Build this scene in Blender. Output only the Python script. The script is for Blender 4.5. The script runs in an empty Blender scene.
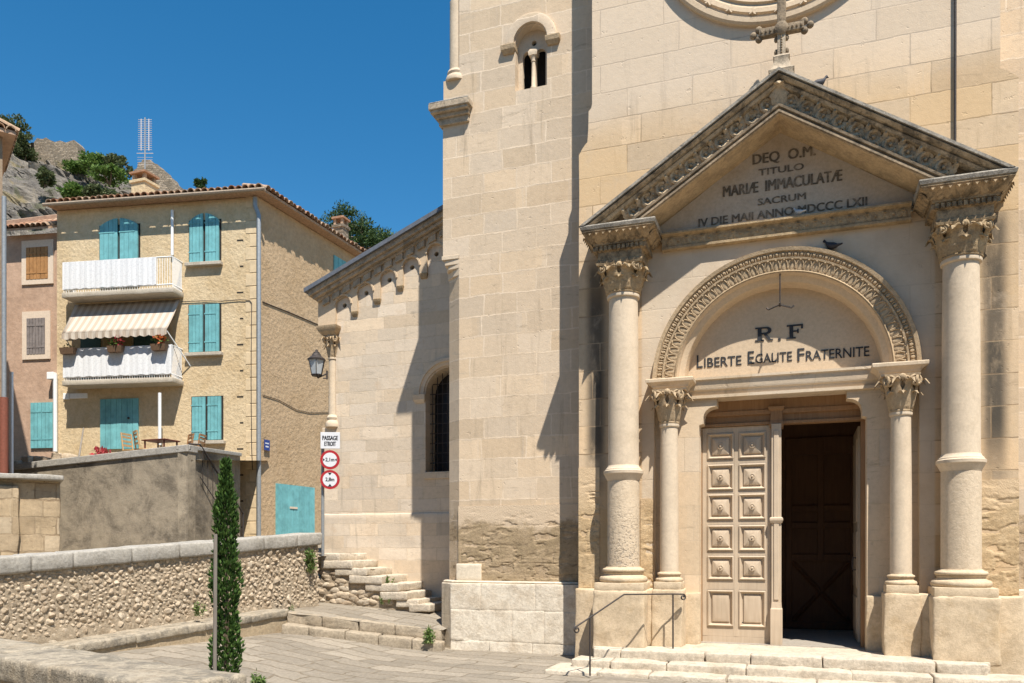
import bpy, bmesh, math, random
from mathutils import Vector, Matrix, noise
from mathutils.geometry import tessellate_polygon
from math import sin, cos, pi, radians, sqrt, atan, tan

# ------------------------------------------------------------------ camera, sky, sun, exposure
SC = bpy.context.scene
TH = atan(288 / 810); CT, ST = cos(TH), sin(TH); FPX = 810.0; CZ = 1.65; HY = 548.0
cam = bpy.data.cameras.new('camera'); camo = bpy.data.objects.new('camera', cam)
SC.collection.objects.link(camo); SC.camera = camo
camo.location = (0, 0, CZ); camo.rotation_euler = (pi / 2, 0, TH)
cam.sensor_fit = 'HORIZONTAL'; cam.sensor_width = 36; cam.lens = FPX / 1024 * 36
cam.shift_y = (HY - 341.5) / 1024; cam.clip_start = .1; cam.clip_end = 2000

SUN = Vector((.82, -1.0, 2.32)).normalized()          # towards the sun
elev = math.asin(SUN.z); az = math.atan2(SUN.x, SUN.y)
world = bpy.data.worlds.new('World'); SC.world = world; world.use_nodes = True
wn = world.node_tree; bg = wn.nodes['Background']
sky = wn.nodes.new('ShaderNodeTexSky'); sky.sky_type = 'NISHITA'; sky.sun_disc = False
sky.sun_elevation = elev; sky.sun_rotation = az
sky.altitude = 300; sky.air_density = 1.0; sky.dust_density = .0; sky.ozone_density = 2.0
hs_ = wn.nodes.new('ShaderNodeHueSaturation'); hs_.inputs['Saturation'].default_value = 1.37; hs_.inputs['Value'].default_value = 1.06; hs_.inputs['Hue'].default_value = .492
wn.links.new(sky.outputs[0], hs_.inputs['Color']); wn.links.new(hs_.outputs[0], bg.inputs[0]); bg.inputs[1].default_value = .085
sl = bpy.data.lights.new('sun', 'SUN'); sl.energy = 5.0; sl.angle = radians(.53); sl.color = (1, .945, .865)
so = bpy.data.objects.new('sun', sl); SC.collection.objects.link(so)
so.rotation_euler = (-SUN).to_track_quat('-Z', 'Y').to_euler()
SC.view_settings.view_transform = 'Standard'; SC.view_settings.look = 'None'
SC.view_settings.exposure = .75; SC.view_settings.gamma = 1; SC.view_settings.use_curve_mapping = False
SC.cycles.max_bounces = 6

# ------------------------------------------------------------------ helpers: measuring
def RY(px): return CT * FPX + ST * (px - 512)
def fx(px, Y): return (-ST * FPX + CT * (px - 512)) / RY(px) * Y
def fz(px, py, Y): return CZ + (HY - py) / RY(px) * Y
def wv(r, d, z=0): return Vector((-ST * d + CT * r, CT * d + ST * r, z))     # right / forward distances
def bp(px, py, d): return wv((px - 512) / FPX * d, d, CZ + (HY - py) / FPX * d)
def lerp(a, b, t): return a + (b - a) * t
def sm(a, b, x):
    t = min(1, max(0, (x - a) / (b - a))); return t * t * (3 - 2 * t)

# ------------------------------------------------------------------ helpers: materials
def srgb(r, g, b):
    f = lambda c: c / 12.92 if c <= .04045 else ((c + .055) / 1.055) ** 2.4
    return (f(r / 255), f(g / 255), f(b / 255), 1)
def C4(c): return tuple(c) if len(c) == 4 else tuple(c) + (1,)
class NT:
    def __init__(s, name, rough=.9, spec=.2):
        s.m = bpy.data.materials.new(name); s.m.use_nodes = True; s.t = s.m.node_tree
        s.b = s.t.nodes['Principled BSDF']; s.b.inputs['Roughness'].default_value = rough
        s.b.inputs['Specular IOR Level'].default_value = spec
    def put(s, sock, v):
        if isinstance(v, bpy.types.NodeSocket): s.t.links.new(v, sock)
        else:
            if hasattr(sock.default_value, '__len__') and hasattr(v, '__len__') and len(sock.default_value) == 4: v = C4(v)
            sock.default_value = v
    def N(s, typ, ins=None, **at):
        n = s.t.nodes.new('ShaderNode' + typ)
        for k, v in at.items(): setattr(n, k, v)
        for k, v in (ins or {}).items(): s.put(n.inputs[k], v)
        return n
    def M(s, op, a, b=0.0, c=0.0):
        n = s.N('Math', operation=op); s.put(n.inputs[0], a); s.put(n.inputs[1], b); s.put(n.inputs[2], c); return n.outputs[0]
    def mix(s, f, a, b, blend='MIX'):
        n = s.N('Mix', data_type='RGBA', blend_type=blend); s.put(n.inputs[0], f); s.put(n.inputs[6], a); s.put(n.inputs[7], b); return n.outputs[2]
    def noise(s, scale, detail=4, rough=.6, vec=None, dist=0.0):
        n = s.N('TexNoise', {'Scale': scale, 'Detail': detail, 'Roughness': rough, 'Distortion': dist})
        s.put(n.inputs['Vector'], vec if vec is not None else s.pos()); return n.outputs[0]
    def pos(s):
        if not hasattr(s, '_p'): s._p = s.N('NewGeometry').outputs['Position']
        return s._p
    def xyz(s):
        if not hasattr(s, '_x'): s._x = s.N('SeparateXYZ', {0: s.pos()}).outputs
        return s._x
    def ss(s, a, b, v):
        n = s.N('MapRange', interpolation_type='SMOOTHSTEP'); s.put(n.inputs[0], v); n.inputs[1].default_value = a; n.inputs[2].default_value = b; return n.outputs[0]
    def ramp(s, f, st):
        n = s.N('ValToRGB', {0: f}); e = n.color_ramp.elements
        while len(e) < len(st): e.new(.5)
        for el, (p, c) in zip(e, st): el.position = p; el.color = C4(c)
        return n.outputs[0]
    def bump(s, h, strength=.5, dist=.02):
        n = s.N('Bump', {'Strength': strength, 'Distance': dist, 'Height': h})
        s.t.links.new(n.outputs[0], s.b.inputs['Normal'])
    def col(s, c): s.put(s.b.inputs['Base Color'], c); return s
    def isl(s): return s.N('NewGeometry').outputs['Random Per Island']
def mulc(c, k): return tuple(x * k for x in c[:3]) + (1,)

def ashlar(name, base, bw, bh, mortar, ms=.01, z0=0., var=.1, bumpk=.5, grain=.12, stain=(.5, .42, .3), stain_amt=.35, extra=None, rough=.9, soft=.2, axis='xy', joint=1.0, warp=.02):
    t = NT(name, rough); x, y, z = t.xyz()[0], t.xyz()[1], t.xyz()[2]
    nw = t.M('MULTIPLY', t.M('SUBTRACT', t.noise(2.3, 3), .5), warp * 2)
    nw2 = t.M('MULTIPLY', t.M('SUBTRACT', t.noise(9, 3), .5), warp)
    u = t.M('ADD', t.M('ADD', x, y), nw) if axis == 'xy' else (t.M('ADD', x, nw2) if axis == 'x' else t.M('ADD', y, nw2))
    v = t.M('ADD', t.M('SUBTRACT', z, z0), t.M('ADD', nw, nw2))
    vec = t.N('CombineXYZ', {0: u, 1: v}).outputs[0]
    br = t.N('TexBrick', {'Vector': vec, 'Color1': mulc(base, 1 - var), 'Color2': mulc(base, 1 + var), 'Mortar': base, 'Scale': 1.0, 'Mortar Size': ms, 'Mortar Smooth': soft, 'Bias': 0.0, 'Brick Width': bw, 'Row Height': bh}, offset=.43, offset_frequency=2, squash=1.35, squash_frequency=3)
    # a second, finer hue difference between stones: warm and grey ones
    vec2 = t.N('CombineXYZ', {0: t.M('ADD', u, bw * 46), 1: t.M('ADD', v, bh * 48)}).outputs[0]
    br2 = t.N('TexBrick', {'Vector': vec2, 'Color1': (1.03, 1, .95, 1), 'Color2': (.97, 1.0, 1.05, 1), 'Mortar': (1, 1, 1, 1), 'Scale': 1.0, 'Mortar Size': ms, 'Bias': 0.0, 'Brick Width': bw, 'Row Height': bh}, offset=.43, offset_frequency=2, squash=1.35, squash_frequency=3)
    c = t.mix(1.0, br.outputs[0], br2.outputs[0], 'MULTIPLY')
    def rnd_brick(k):
        v3 = t.N('CombineXYZ', {0: t.M('ADD', u, bw * 46 * k), 1: t.M('ADD', v, bh * 48 * k)}).outputs[0]
        return t.N('TexBrick', {'Vector': v3, 'Color1': (0, 0, 0, 1), 'Color2': (1, 1, 1, 1), 'Mortar': (.5, .5, .5, 1), 'Scale': 1.0, 'Mortar Size': 0.0, 'Bias': 0.0, 'Brick Width': bw, 'Row Height': bh}, offset=.43, offset_frequency=2, squash=1.35, squash_frequency=3).outputs[0]
    t.rb = rnd_brick(2); rb3 = rnd_brick(3)
    wide = t.N('TexBrick', {'Vector': vec, 'Color1': (0, 0, 0, 1), 'Color2': (0, 0, 0, 1), 'Mortar': (1, 1, 1, 1), 'Scale': 1.0, 'Mortar Size': .045, 'Mortar Smooth': 1.0, 'Brick Width': bw, 'Row Height': bh}, offset=.43, offset_frequency=2, squash=1.35, squash_frequency=3).outputs[1]
    t.jf = br.outputs[1]
    n1 = t.noise(1.1, 6, .65); n2 = t.noise(14, 5, .7); n3 = t.noise(70, 3, .6)
    c = t.mix(t.M('MULTIPLY', t.ss(.5, .95, rb3), .85 * stain_amt), c, mulc(stain, .88))                  # a few darker stones
    c = t.mix(t.M('MULTIPLY', t.M('MULTIPLY', wide, t.ss(.52, .72, t.noise(2.4, 6, .72))), .45), c, mulc(stain, .62))   # dirt along some joints
    c = t.mix(t.M('MULTIPLY', br.outputs[1], t.M('ADD', .22, t.M('MULTIPLY', t.ss(.36, .60, t.noise(1.7, 5, .65)), .78))), c, mortar)
    c = t.mix(t.M('MULTIPLY', t.ss(.48, .74, n1), stain_amt), c, stain)
    c = t.mix(t.M('MULTIPLY', t.ss(.55, .75, t.noise(3.7, 6, .7)), stain_amt * .7), c, mulc(base, 1.12))
    c = t.mix(t.M('MULTIPLY', t.ss(.60, .70, t.noise(5.2, 7, .78, dist=.5)), .4 * stain_amt), c, mulc(stain, .55))
    c = t.mix(1.0, c, t.ramp(n2, [(.25, (1 - grain * 1.6,) * 3), (.6, (1 + grain * .4,) * 3)]), 'MULTIPLY')
    c = t.mix(1.0, c, t.ramp(n3, [(.3, (1 - grain * .8,) * 3), (.6, (1.0,) * 3)]), 'MULTIPLY')
    st_v = t.N('Mapping', {0: t.pos(), 3: (4.2, 4.2, .42)}).outputs[0]; st_h = t.N('Mapping', {0: t.pos(), 3: (.9, .9, 5.)}).outputs[0]
    c = t.mix(t.M('MULTIPLY', t.M('MULTIPLY', t.ss(.54, .74, t.noise(1.3, 6, .7, st_v)), t.ss(.34, .56, t.noise(.5, 3))), .62), c, mulc(stain, .52)); c = t.mix(t.M('MULTIPLY', t.ss(.57, .70, t.noise(1.9, 7, .75, st_h, .5)), .55), c, mulc(stain, .50))
    pit = t.ss(.66, .72, t.noise(9, 3, .6)); c = t.mix(t.M('MULTIPLY', pit, .25), c, mulc(stain, .6))
    h = t.M('ADD', t.M('MULTIPLY', t.M('SUBTRACT', 1.0, br.outputs[1]), joint), t.M('ADD', t.M('MULTIPLY', n2, .55), t.M('MULTIPLY', n3, .3)))
    h = t.M('ADD', t.M('SUBTRACT', h, t.M('MULTIPLY', pit, .5)), t.M('MULTIPLY', t.rb, .25))
    if extra: c, h = extra(t, c, h)
    t.col(c); t.bump(h, bumpk, .02); return t.m

def plain_stone(name, base, grain=.15, stain=(.25, .2, .14), amt=.4, scale=3., bumpk=.45, rough=.92, pit=0., dark=None, dark_amt=0.):
    t = NT(name, rough); n1 = t.noise(scale, 6, .68); n2 = t.noise(22, 5, .7); n3 = t.noise(95, 3, .6)
    c = t.mix(t.M('MULTIPLY', t.ss(.48, .72, n1), amt), base, stain)
    if dark: c = t.mix(t.M('MULTIPLY', t.ss(.44, .62, t.noise(5.5, 7, .75, dist=.4)), dark_amt), c, dark)
    c = t.mix(1.0, c, t.ramp(n2, [(.25, (1 - grain * 1.7,) * 3), (.6, (1 + grain * .5,) * 3)]), 'MULTIPLY')
    c = t.mix(1.0, c, t.ramp(n3, [(.3, (1 - grain,) * 3), (.6, (1.0,) * 3)]), 'MULTIPLY')
    h = t.M('ADD', n2, t.M('MULTIPLY', n3, .5))
    if pit: h = t.M('SUBTRACT', h, t.M('MULTIPLY', t.ss(.55, .68, t.noise(26, 2, .5)), pit))
    t.col(c); t.bump(h, bumpk, .02); return t.m

def simple(name, c, rough=.7, var=.12, scale=18, spec=.3, bumpk=.15, metal=0., isl=0.):
    t = NT(name, rough, spec); k = t.ramp(t.noise(scale, 5, .65), [(.3, (1 - var,) * 3), (.7, (1 + var,) * 3)])
    cc = t.mix(1.0, c, k, 'MULTIPLY')
    if isl: cc = t.mix(1.0, cc, t.ramp(t.isl(), [(0, (1 - isl,) * 3), (1, (1 + isl,) * 3)]), 'MULTIPLY')
    t.col(cc); t.b.inputs['Metallic'].default_value = metal
    if bumpk: t.bump(t.noise(scale * 3, 4), bumpk, .01)
    return t.m

def leafmat(name, a, b, c=None, trans=.25):
    t = NT(name, .65, .25); f = t.isl()
    st = [(0, a), (1, b)] if c is None else [(0, a), (.55, b), (1, c)]
    t.col(t.ramp(f, st)); t.b.inputs['Subsurface Weight'].default_value = 0
    # thin leaves let some light through
    tr = t.N('BsdfTranslucent'); t.t.links.new(t.b.inputs['Base Color'].links[0].from_socket, tr.inputs[0])
    mx = t.N('MixShader', {0: trans}); out = t.t.nodes['Material Output']
    t.t.links.new(t.b.outputs[0], mx.inputs[1]); t.t.links.new(tr.outputs[0], mx.inputs[2]); t.t.links.new(mx.outputs[0], out.inputs[0])
    return t.m

# ------------------------------------------------------------------ helpers: meshes and objects
class MB:
    def __init__(s): s.v = []; s.f = []
    def add(s, vs, fs, M=None):
        k = len(s.v); s.v += [tuple(M @ Vector(p)) if M else tuple(p) for p in vs]; s.f += [tuple(i + k for i in f) for f in fs]; return s
    def box(s, x0, x1, y0, y1, z0, z1, M=None):
        vs = [(x, y, z) for z in (z0, z1) for y in (y0, y1) for x in (x0, x1)]
        return s.add(vs, [(0, 2, 3, 1), (4, 5, 7, 6), (0, 1, 5, 4), (2, 6, 7, 3), (0, 4, 6, 2), (1, 3, 7, 5)], M)
    def hexa(s, bot, top):       # two quads of 4 points
        return s.add(list(bot) + list(top), [(3, 2, 1, 0), (4, 5, 6, 7)] + [(i, (i + 1) % 4, 4 + (i + 1) % 4, 4 + i) for i in range(4)])
    def plate(s, outer, holes=(), y0=0, y1=.1, M=None, back=True):
        loops = [list(outer)] + [list(h) for h in holes]; flat = [p for l in loops for p in l]; n = len(flat)
        tri = tessellate_polygon([[Vector((a, b, 0)) for a, b in l] for l in loops])
        vs = [(a, y0, b) for a, b in flat] + [(a, y1, b) for a, b in flat]; fs = [tuple(t) for t in tri]
        if back: fs += [tuple(i + n for i in reversed(t)) for t in tri]
        k = 0
        for l in loops:
            m = len(l)
            for i in range(m):
                j = (i + 1) % m; fs.append((k + i, k + j, k + j + n, k + i + n))
            k += m
        return s.add(vs, fs, M)
    def lathe(s, prof, cx=0, cy=0, seg=32, a0=0, a1=2 * pi, M=None, cap=True):
        full = abs(a1 - a0 - 2 * pi) < 1e-6; n = seg if full else seg + 1; vs = []; fs = []
        for r, z in prof:
            for i in range(n):
                a = a0 + (a1 - a0) * i / seg; vs.append((cx + r * cos(a), cy + r * sin(a), z))
        for k in range(len(prof) - 1):
            for i in range(n if full else seg):
                j = (i + 1) % n; fs.append((k * n + i, k * n + j, (k + 1) * n + j, (k + 1) * n + i))
        if cap and full:
            fs.append(tuple(range(n - 1, -1, -1))); b = (len(prof) - 1) * n; fs.append(tuple(range(b, b + n)))
        return s.add(vs, fs, M)
    def stack(s, cx, cy, rings, M=None, yfix=None):      # rings (z, hx, hy): rectangular mouldings
        vs = []; fs = []
        for z, hx, hy in rings:
            yb = cy + hy if yfix is None else yfix
            vs += [(cx - hx, cy - hy, z), (cx + hx, cy - hy, z), (cx + hx, yb, z), (cx - hx, yb, z)]
        for k in range(len(rings) - 1):
            for i in range(4):
                j = (i + 1) % 4; fs.append((k * 4 + i, k * 4 + j, k * 4 + 4 + j, k * 4 + 4 + i))
        fs.append((3, 2, 1, 0)); b = len(rings) * 4 - 4; fs.append((b, b + 1, b + 2, b + 3)); return s.add(vs, fs, M)
    def tube(s, pts, r, seg=8, M=None, cap=True):
        pts = [Vector(p) for p in pts]; n = len(pts); vs = []; fs = []; rs = r if hasattr(r, '__len__') else [r] * n
        up = Vector((0, 0, 1)); prev = None
        for i, p in enumerate(pts):
            d = (pts[min(i + 1, n - 1)] - pts[max(i - 1, 0)]).normalized()
            a = prev if prev is not None else (up.cross(d) if abs(d.z) < .95 else Vector((1, 0, 0)).cross(d))
            a = (a - d * a.dot(d)).normalized(); prev = a; b = d.cross(a)
            for k in range(seg):
                t = 2 * pi * k / seg; vs.append(p + (a * cos(t) + b * sin(t)) * rs[i])
        for i in range(n - 1):
            for k in range(seg):
                j = (k + 1) % seg; fs.append((i * seg + k, i * seg + j, (i + 1) * seg + j, (i + 1) * seg + k))
        if cap: fs.append(tuple(range(seg - 1, -1, -1))); fs.append(tuple(range((n - 1) * seg, n * seg)))
        return s.add(vs, fs, M)
    def arc(s, prof, cx, cz, a0, a1, n, closed=False):     # prof (radius, y) swept round a horizontal axis
        vs = []; fs = []; m = len(prof)
        for i in range(n + 1):
            a = a0 + (a1 - a0) * i / n
            for r, y in prof: vs.append((cx + r * cos(a), y, cz + r * sin(a)))
        e = m if closed else m - 1
        for i in range(n):
            for k in range(e):
                l = (k + 1) % m; fs.append((i * m + k, i * m + l, (i + 1) * m + l, (i + 1) * m + k))
        if closed: fs.append(tuple(range(m))); fs.append(tuple(range(n * m + m - 1, n * m - 1, -1)))
        return s.add(vs, fs)
    def extx(s, prof, x0, x1, M=None):                     # closed profile (y, z) pushed along x
        m = len(prof); vs = [(x0, y, z) for y, z in prof] + [(x1, y, z) for y, z in prof]
        fs = [(k, (k + 1) % m, m + (k + 1) % m, m + k) for k in range(m)]
        tri = tessellate_polygon([[Vector((y, z, 0)) for y, z in prof]])
        fs += [tuple(t) for t in tri] + [tuple(i + m for i in reversed(t)) for t in tri]; return s.add(vs, fs, M)
    def sphere(s, c, r, seg=10, rings=6, M=None):
        rx, ry, rz = r if hasattr(r, '__len__') else (r, r, r); c = Vector(c); vs = [c + Vector((0, 0, -rz))]; fs = []
        for k in range(1, rings):
            p = -pi / 2 + pi * k / rings
            for i in range(seg): a = 2 * pi * i / seg; vs.append(c + Vector((rx * cos(p) * cos(a), ry * cos(p) * sin(a), rz * sin(p))))
        vs.append(c + Vector((0, 0, rz))); t = len(vs) - 1
        for i in range(seg):
            j = (i + 1) % seg; fs.append((0, 1 + j, 1 + i)); fs.append((t, t - seg + i, t - seg + j))
            for k in range(rings - 2): b = 1 + k * seg; fs.append((b + i, b + j, b + seg + j, b + seg + i))
        return s.add(vs, fs, M)
    def rough(s, x0, x1, y0, y1, z0, z1, cell=.07, r=.02, amp=.008, seed=0, M=None, fs_=3.):
        # a worn stone block: rounded arrises and an uneven face
        dims = (x1 - x0, y1 - y0, z1 - z0); n = [max(1, min(60, int(d / cell))) + 2 for d in dims]
        def ticks(a, b, k):
            q = min(r, (b - a) * .3); return [a, a + q] + [lerp(a + q, b - q, i / (k - 2)) for i in range(1, k - 2)] + [b - q, b]
        T = [ticks(x0, x1, n[0]), ticks(y0, y1, n[1]), ticks(z0, z1, n[2])]
        lo = Vector((x0 + r, y0 + r, z0 + r)); hi = Vector((x1 - r, y1 - r, z1 - r)); idx = {}; vs = []; fs = []
        off = Vector((seed * 3.17, seed * 1.31, seed * 7.7))
        def vid(i, j, k):
            if (i, j, k) in idx: return idx[(i, j, k)]
            p = Vector((T[0][i], T[1][j], T[2][k])); q = Vector([min(max(p[a], lo[a]), hi[a]) if lo[a] < hi[a] else (lo[a] + hi[a]) / 2 for a in range(3)])
            d = p - q
            if d.length > 1e-6 and r > 0: p = q + d.normalized() * r
            nz = noise.noise_vector(p * fs_ + off) * amp + noise.noise_vector(p * fs_ * 3.3 + off) * amp * .45
            dn = d.normalized() if d.length > 1e-6 else Vector((0, 0, 0))
            p = p + nz; p -= dn * max(0, noise.noise(p * 2.1 + off) - .25) * amp * 4
            idx[(i, j, k)] = len(vs); vs.append(p); return idx[(i, j, k)]
        N0, N1, N2 = len(T[0]) - 1, len(T[1]) - 1, len(T[2]) - 1
        for i in range(N0):
            for j in range(N1):
                fs.append((vid(i, j, 0), vid(i, j + 1, 0), vid(i + 1, j + 1, 0), vid(i + 1, j, 0)))
                fs.append((vid(i, j, N2), vid(i + 1, j, N2), vid(i + 1, j + 1, N2), vid(i, j + 1, N2)))
        for i in range(N0):
            for k in range(N2):
                fs.append((vid(i, 0, k), vid(i + 1, 0, k), vid(i + 1, 0, k + 1), vid(i, 0, k + 1)))
                fs.append((vid(i, N1, k), vid(i, N1, k + 1), vid(i + 1, N1, k + 1), vid(i + 1, N1, k)))
        for j in range(N1):
            for k in range(N2):
                fs.append((vid(0, j, k), vid(0, j, k + 1), vid(0, j + 1, k + 1), vid(0, j + 1, k)))
                fs.append((vid(N0, j, k), vid(N0, j + 1, k), vid(N0, j + 1, k + 1), vid(N0, j, k + 1)))
        return s.add(vs, fs, M)
    def build(s, name, m, parent=None, smooth=None, bev=0., fixn=True, M=None):
        if M: s.v = [tuple(M @ Vector(p)) for p in s.v]
        me = bpy.data.meshes.new(name); me.from_pydata(s.v, [], s.f)
        if fixn and len(s.f) < 60000:
            b = bmesh.new(); b.from_mesh(me); bmesh.ops.recalc_face_normals(b, faces=b.faces); b.to_mesh(me); b.free()
        me.materials.append(m); o = bpy.data.objects.new(name, me); SC.collection.objects.link(o)
        if smooth is not None:
            for p in me.polygons: p.use_smooth = True
            me.set_sharp_from_angle(angle=radians(smooth))
        if bev:
            md = o.modifiers.new('bevel', 'BEVEL'); md.width = bev; md.segments = 2; md.limit_method = 'ANGLE'; md.angle_limit = radians(40)
        if parent is not None:
            o.parent = parent
            if parent.type == 'EMPTY': o.matrix_parent_inverse = Matrix.Translation(-parent.location)
        return o
def thing(name, label, cat, loc=(0, 0, 0), group=None):
    o = bpy.data.objects.new(name, None); o.empty_display_size = .2; SC.collection.objects.link(o); o.location = loc; return tag(o, label, cat, group)
def tag(o, label, cat, group=None):
    o['label'] = label; o['category'] = cat
    if group: o['group'] = group
    return o
def struct(o, kind='structure'): o['kind'] = kind; return o

def archpts(cx, hw, z0, zs, n=16, r=None):
    r = r or hw
    return [(cx - hw, z0), (cx + hw, z0)] + [(cx + r * cos(pi * i / n), zs + r * sin(pi * i / n)) for i in range(n + 1)]
def text(body, size, sx=1., depth=.006, spacing=1., bold=.0):
    cu = bpy.data.curves.new('t', 'FONT'); cu.body = body; cu.size = size; cu.extrude = depth; cu.space_character = spacing; cu.align_x = 'LEFT'; cu.resolution_u = 3; cu.offset = bold
    o = bpy.data.objects.new('t', cu); SC.collection.objects.link(o); dg = bpy.context.evaluated_depsgraph_get(); me = o.evaluated_get(dg).to_mesh()
    vs = [Vector(v.co) for v in me.vertices]; fs = [tuple(p.vertices) for p in me.polygons]; o.evaluated_get(dg).to_mesh_clear()
    bpy.data.objects.remove(o); bpy.data.curves.remove(cu); x0 = min(v.x for v in vs); return [Vector(((v.x - x0) * sx, v.y, v.z)) for v in vs], fs
def put_text(mb, body, x0, x1, y, zb, h, M=None, depth=.006, bold=.02):
    # letters of cap height h on a plane facing -y, stretched to run from x0 to x1; each stroke is laid twice for weight
    vs, fs = text(body, 1.0); w = max(v.x for v in vs); hh = text('E', 1.0)[0]; hh = max(v.y for v in hh)
    for k, e in enumerate((-1, 1)):
        d = depth - k * depth * .12
        mb.add([(x0 + v.x / w * (x1 - x0) + e * bold * h, y - (v.z / .006) * d, zb + v.y / hh * h) for v in vs], fs, M)
def leaf(w, h, curl=.35, lob=3, nu=6, nv=8, bulge=.25):
    # acanthus-like leaf: x sideways, y = -outwards, z up, its tip curling over
    vs = []; fs = []
    for j in range(nv + 1):
        t = j / nv; wd = w * (.55 + .6 * sin(pi * min(1, t * 1.05)) ** .8) * (1 if t < .82 else max(.12, (1 - t) / .18 * .9 + .1)) * .5
        wd *= 1 + .16 * cos(t * lob * 2 * pi + pi)
        if t < .72: y = bulge * h * .35 * sin(t * pi * .6); z = h * t / .86
        else:
            a = (t - .72) / .28 * pi * .95; rr = curl * h * .28
            y = bulge * h * .35 * sin(.72 * pi * .6) + rr * (1 - cos(a)); z = h * .72 / .86 + rr * 1.1 * sin(a)
        for i in range(nu + 1):
            u = i / nu * 2 - 1; vs.append((u * wd, -(y + .10 * w * (1 - abs(u)) * (1 if abs(u) > .2 else .55) - .05 * w * (u * u)), z))
    for j in range(nv):
        for i in range(nu): b = j * (nu + 1) + i; fs.append((b, b + 1, b + nu + 2, b + nu + 1))
    return vs, fs
def spiral(mb, M, r=.08, turns=1.7, tr=.018, n=26):
    mb.tube([(r * (1 - .8 * i / n) * cos(turns * 2 * pi * i / n), 0, r * (1 - .8 * i / n) * sin(turns * 2 * pi * i / n)) for i in range(n + 1)], [tr * (1 - .45 * i / n) for i in range(n + 1)], 6, M)
def T(x, y, z): return Matrix.Translation((x, y, z))
def RZ(a): return Matrix.Rotation(a, 4, 'Z')
def RYm(a): return Matrix.Rotation(a, 4, 'Y')
def RX(a): return Matrix.Rotation(a, 4, 'X')
rnd = random.Random(7)

# ------------------------------------------------------------------ materials
STONE = (.62, .50, .36)
XC = -.272; W = 12.3
def ex_facade(t, c, h):
    x, y, z = t.xyz()
    # black rain-streaks on the wall beside the two big columns
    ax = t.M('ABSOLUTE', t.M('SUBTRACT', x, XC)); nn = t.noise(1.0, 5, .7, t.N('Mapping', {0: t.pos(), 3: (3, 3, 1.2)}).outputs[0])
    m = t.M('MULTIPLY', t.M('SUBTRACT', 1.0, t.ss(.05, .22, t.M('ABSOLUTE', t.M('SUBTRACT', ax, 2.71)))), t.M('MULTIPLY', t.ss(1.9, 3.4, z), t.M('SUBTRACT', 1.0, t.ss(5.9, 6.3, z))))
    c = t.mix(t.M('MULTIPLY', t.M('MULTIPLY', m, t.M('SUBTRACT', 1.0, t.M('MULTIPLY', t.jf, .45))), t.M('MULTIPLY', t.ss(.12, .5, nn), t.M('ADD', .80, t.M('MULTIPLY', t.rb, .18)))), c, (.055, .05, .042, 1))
    wz_ = t.M('MULTIPLY', t.ss(5.2, 6.2, z), t.M('SUBTRACT', 1.0, t.ss(8.0, 8.9, t.M('ADD', z, t.noise(.8, 3)))))
    c = t.mix(t.M('MULTIPLY', wz_, t.M('MULTIPLY', t.ss(.25, .9, t.rb), .6)), c, (.60, .41, .215, 1))
    c = t.mix(t.M('MULTIPLY', t.ss(.55, .7, t.noise(1.3, 7, .75, dist=.4)), .35), c, (.50, .40, .29, 1))
    # eroded lower courses, ochre
    e = t.M('MULTIPLY', t.ss(.35, .75, t.M('ADD', t.M('MULTIPLY', t.noise(1.8, 6, .7), .75), t.M('MULTIPLY', t.rb, .4))), t.M('SUBTRACT', 1.0, t.ss(1.9, 2.9, z)))
    c = t.mix(t.M('MULTIPLY', e, .8), c, (.46, .32, .17, 1))
    h = t.M('SUBTRACT', h, t.M('MULTIPLY', e, t.M('MULTIPLY', t.noise(16, 5, .75), 2.2)))
    # the plain greyish field round the portal arch
    pf = t.M('MULTIPLY', t.M('SUBTRACT', 1.0, t.ss(1.98, 2.02, ax)), t.M('SUBTRACT', 1.0, t.ss(6.1, 6.14, z)))
    c = t.mix(t.M('MULTIPLY', pf, .8), c, t.mix(t.ss(.4, .7, t.noise(1.6, 6, .7)), (.60, .505, .385, 1), (.52, .425, .315, 1)))
    # paler cleaned stones high on the front
    c = t.mix(t.M('MULTIPLY', t.ss(8.3, 9.2, t.M('ADD', z, t.noise(.8, 3))), .5), c, (.66, .56, .45, 1))
    return c, h
def ex_tower(t, c, h):
    x, y, z = t.xyz(); zz = t.M('ADD', z, t.M('MULTIPLY', t.M('SUBTRACT', t.noise(1.1, 4, .6), .5), .9))
    e = t.M('MULTIPLY', t.M('SUBTRACT', 1.0, t.ss(2.0, 2.25, t.M('ADD', zz, t.M('MULTIPLY', t.M('SUBTRACT', t.rb, .5), .5)))), t.ss(.28, .62, t.M('ADD', t.M('MULTIPLY', t.noise(2.6, 7, .75), .8), t.M('MULTIPLY', t.rb, .25))))
    c = t.mix(t.M('MULTIPLY', e, .78), c, (.33, .235, .135, 1)); c = t.mix(t.M('MULTIPLY', e, t.M('MULTIPLY', t.ss(.54, .62, t.noise(11, 5, .7, t.N('Mapping', {0: t.pos(), 3: (.5, .5, 1.3)}).outputs[0])), .8)), c, (.13, .095, .055, 1))
    sv = t.N('Mapping', {0: t.pos(), 3: (1.3, 1.3, 5.5)}).outputs[0]
    c = t.mix(t.M('MULTIPLY', t.ss(.56, .74, t.noise(1.5, 7, .72, sv, .4)), .5), c, (.40, .34, .265, 1)); c = t.mix(t.M('MULTIPLY', t.ss(.6, .72, t.noise(.9, 5, .7)), .3), c, (.68, .50, .33, 1))
    h = t.M('SUBTRACT', h, t.M('MULTIPLY', e, t.M('MULTIPLY', t.noise(17, 6, .75), 3.2)))
    return c, h
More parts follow.
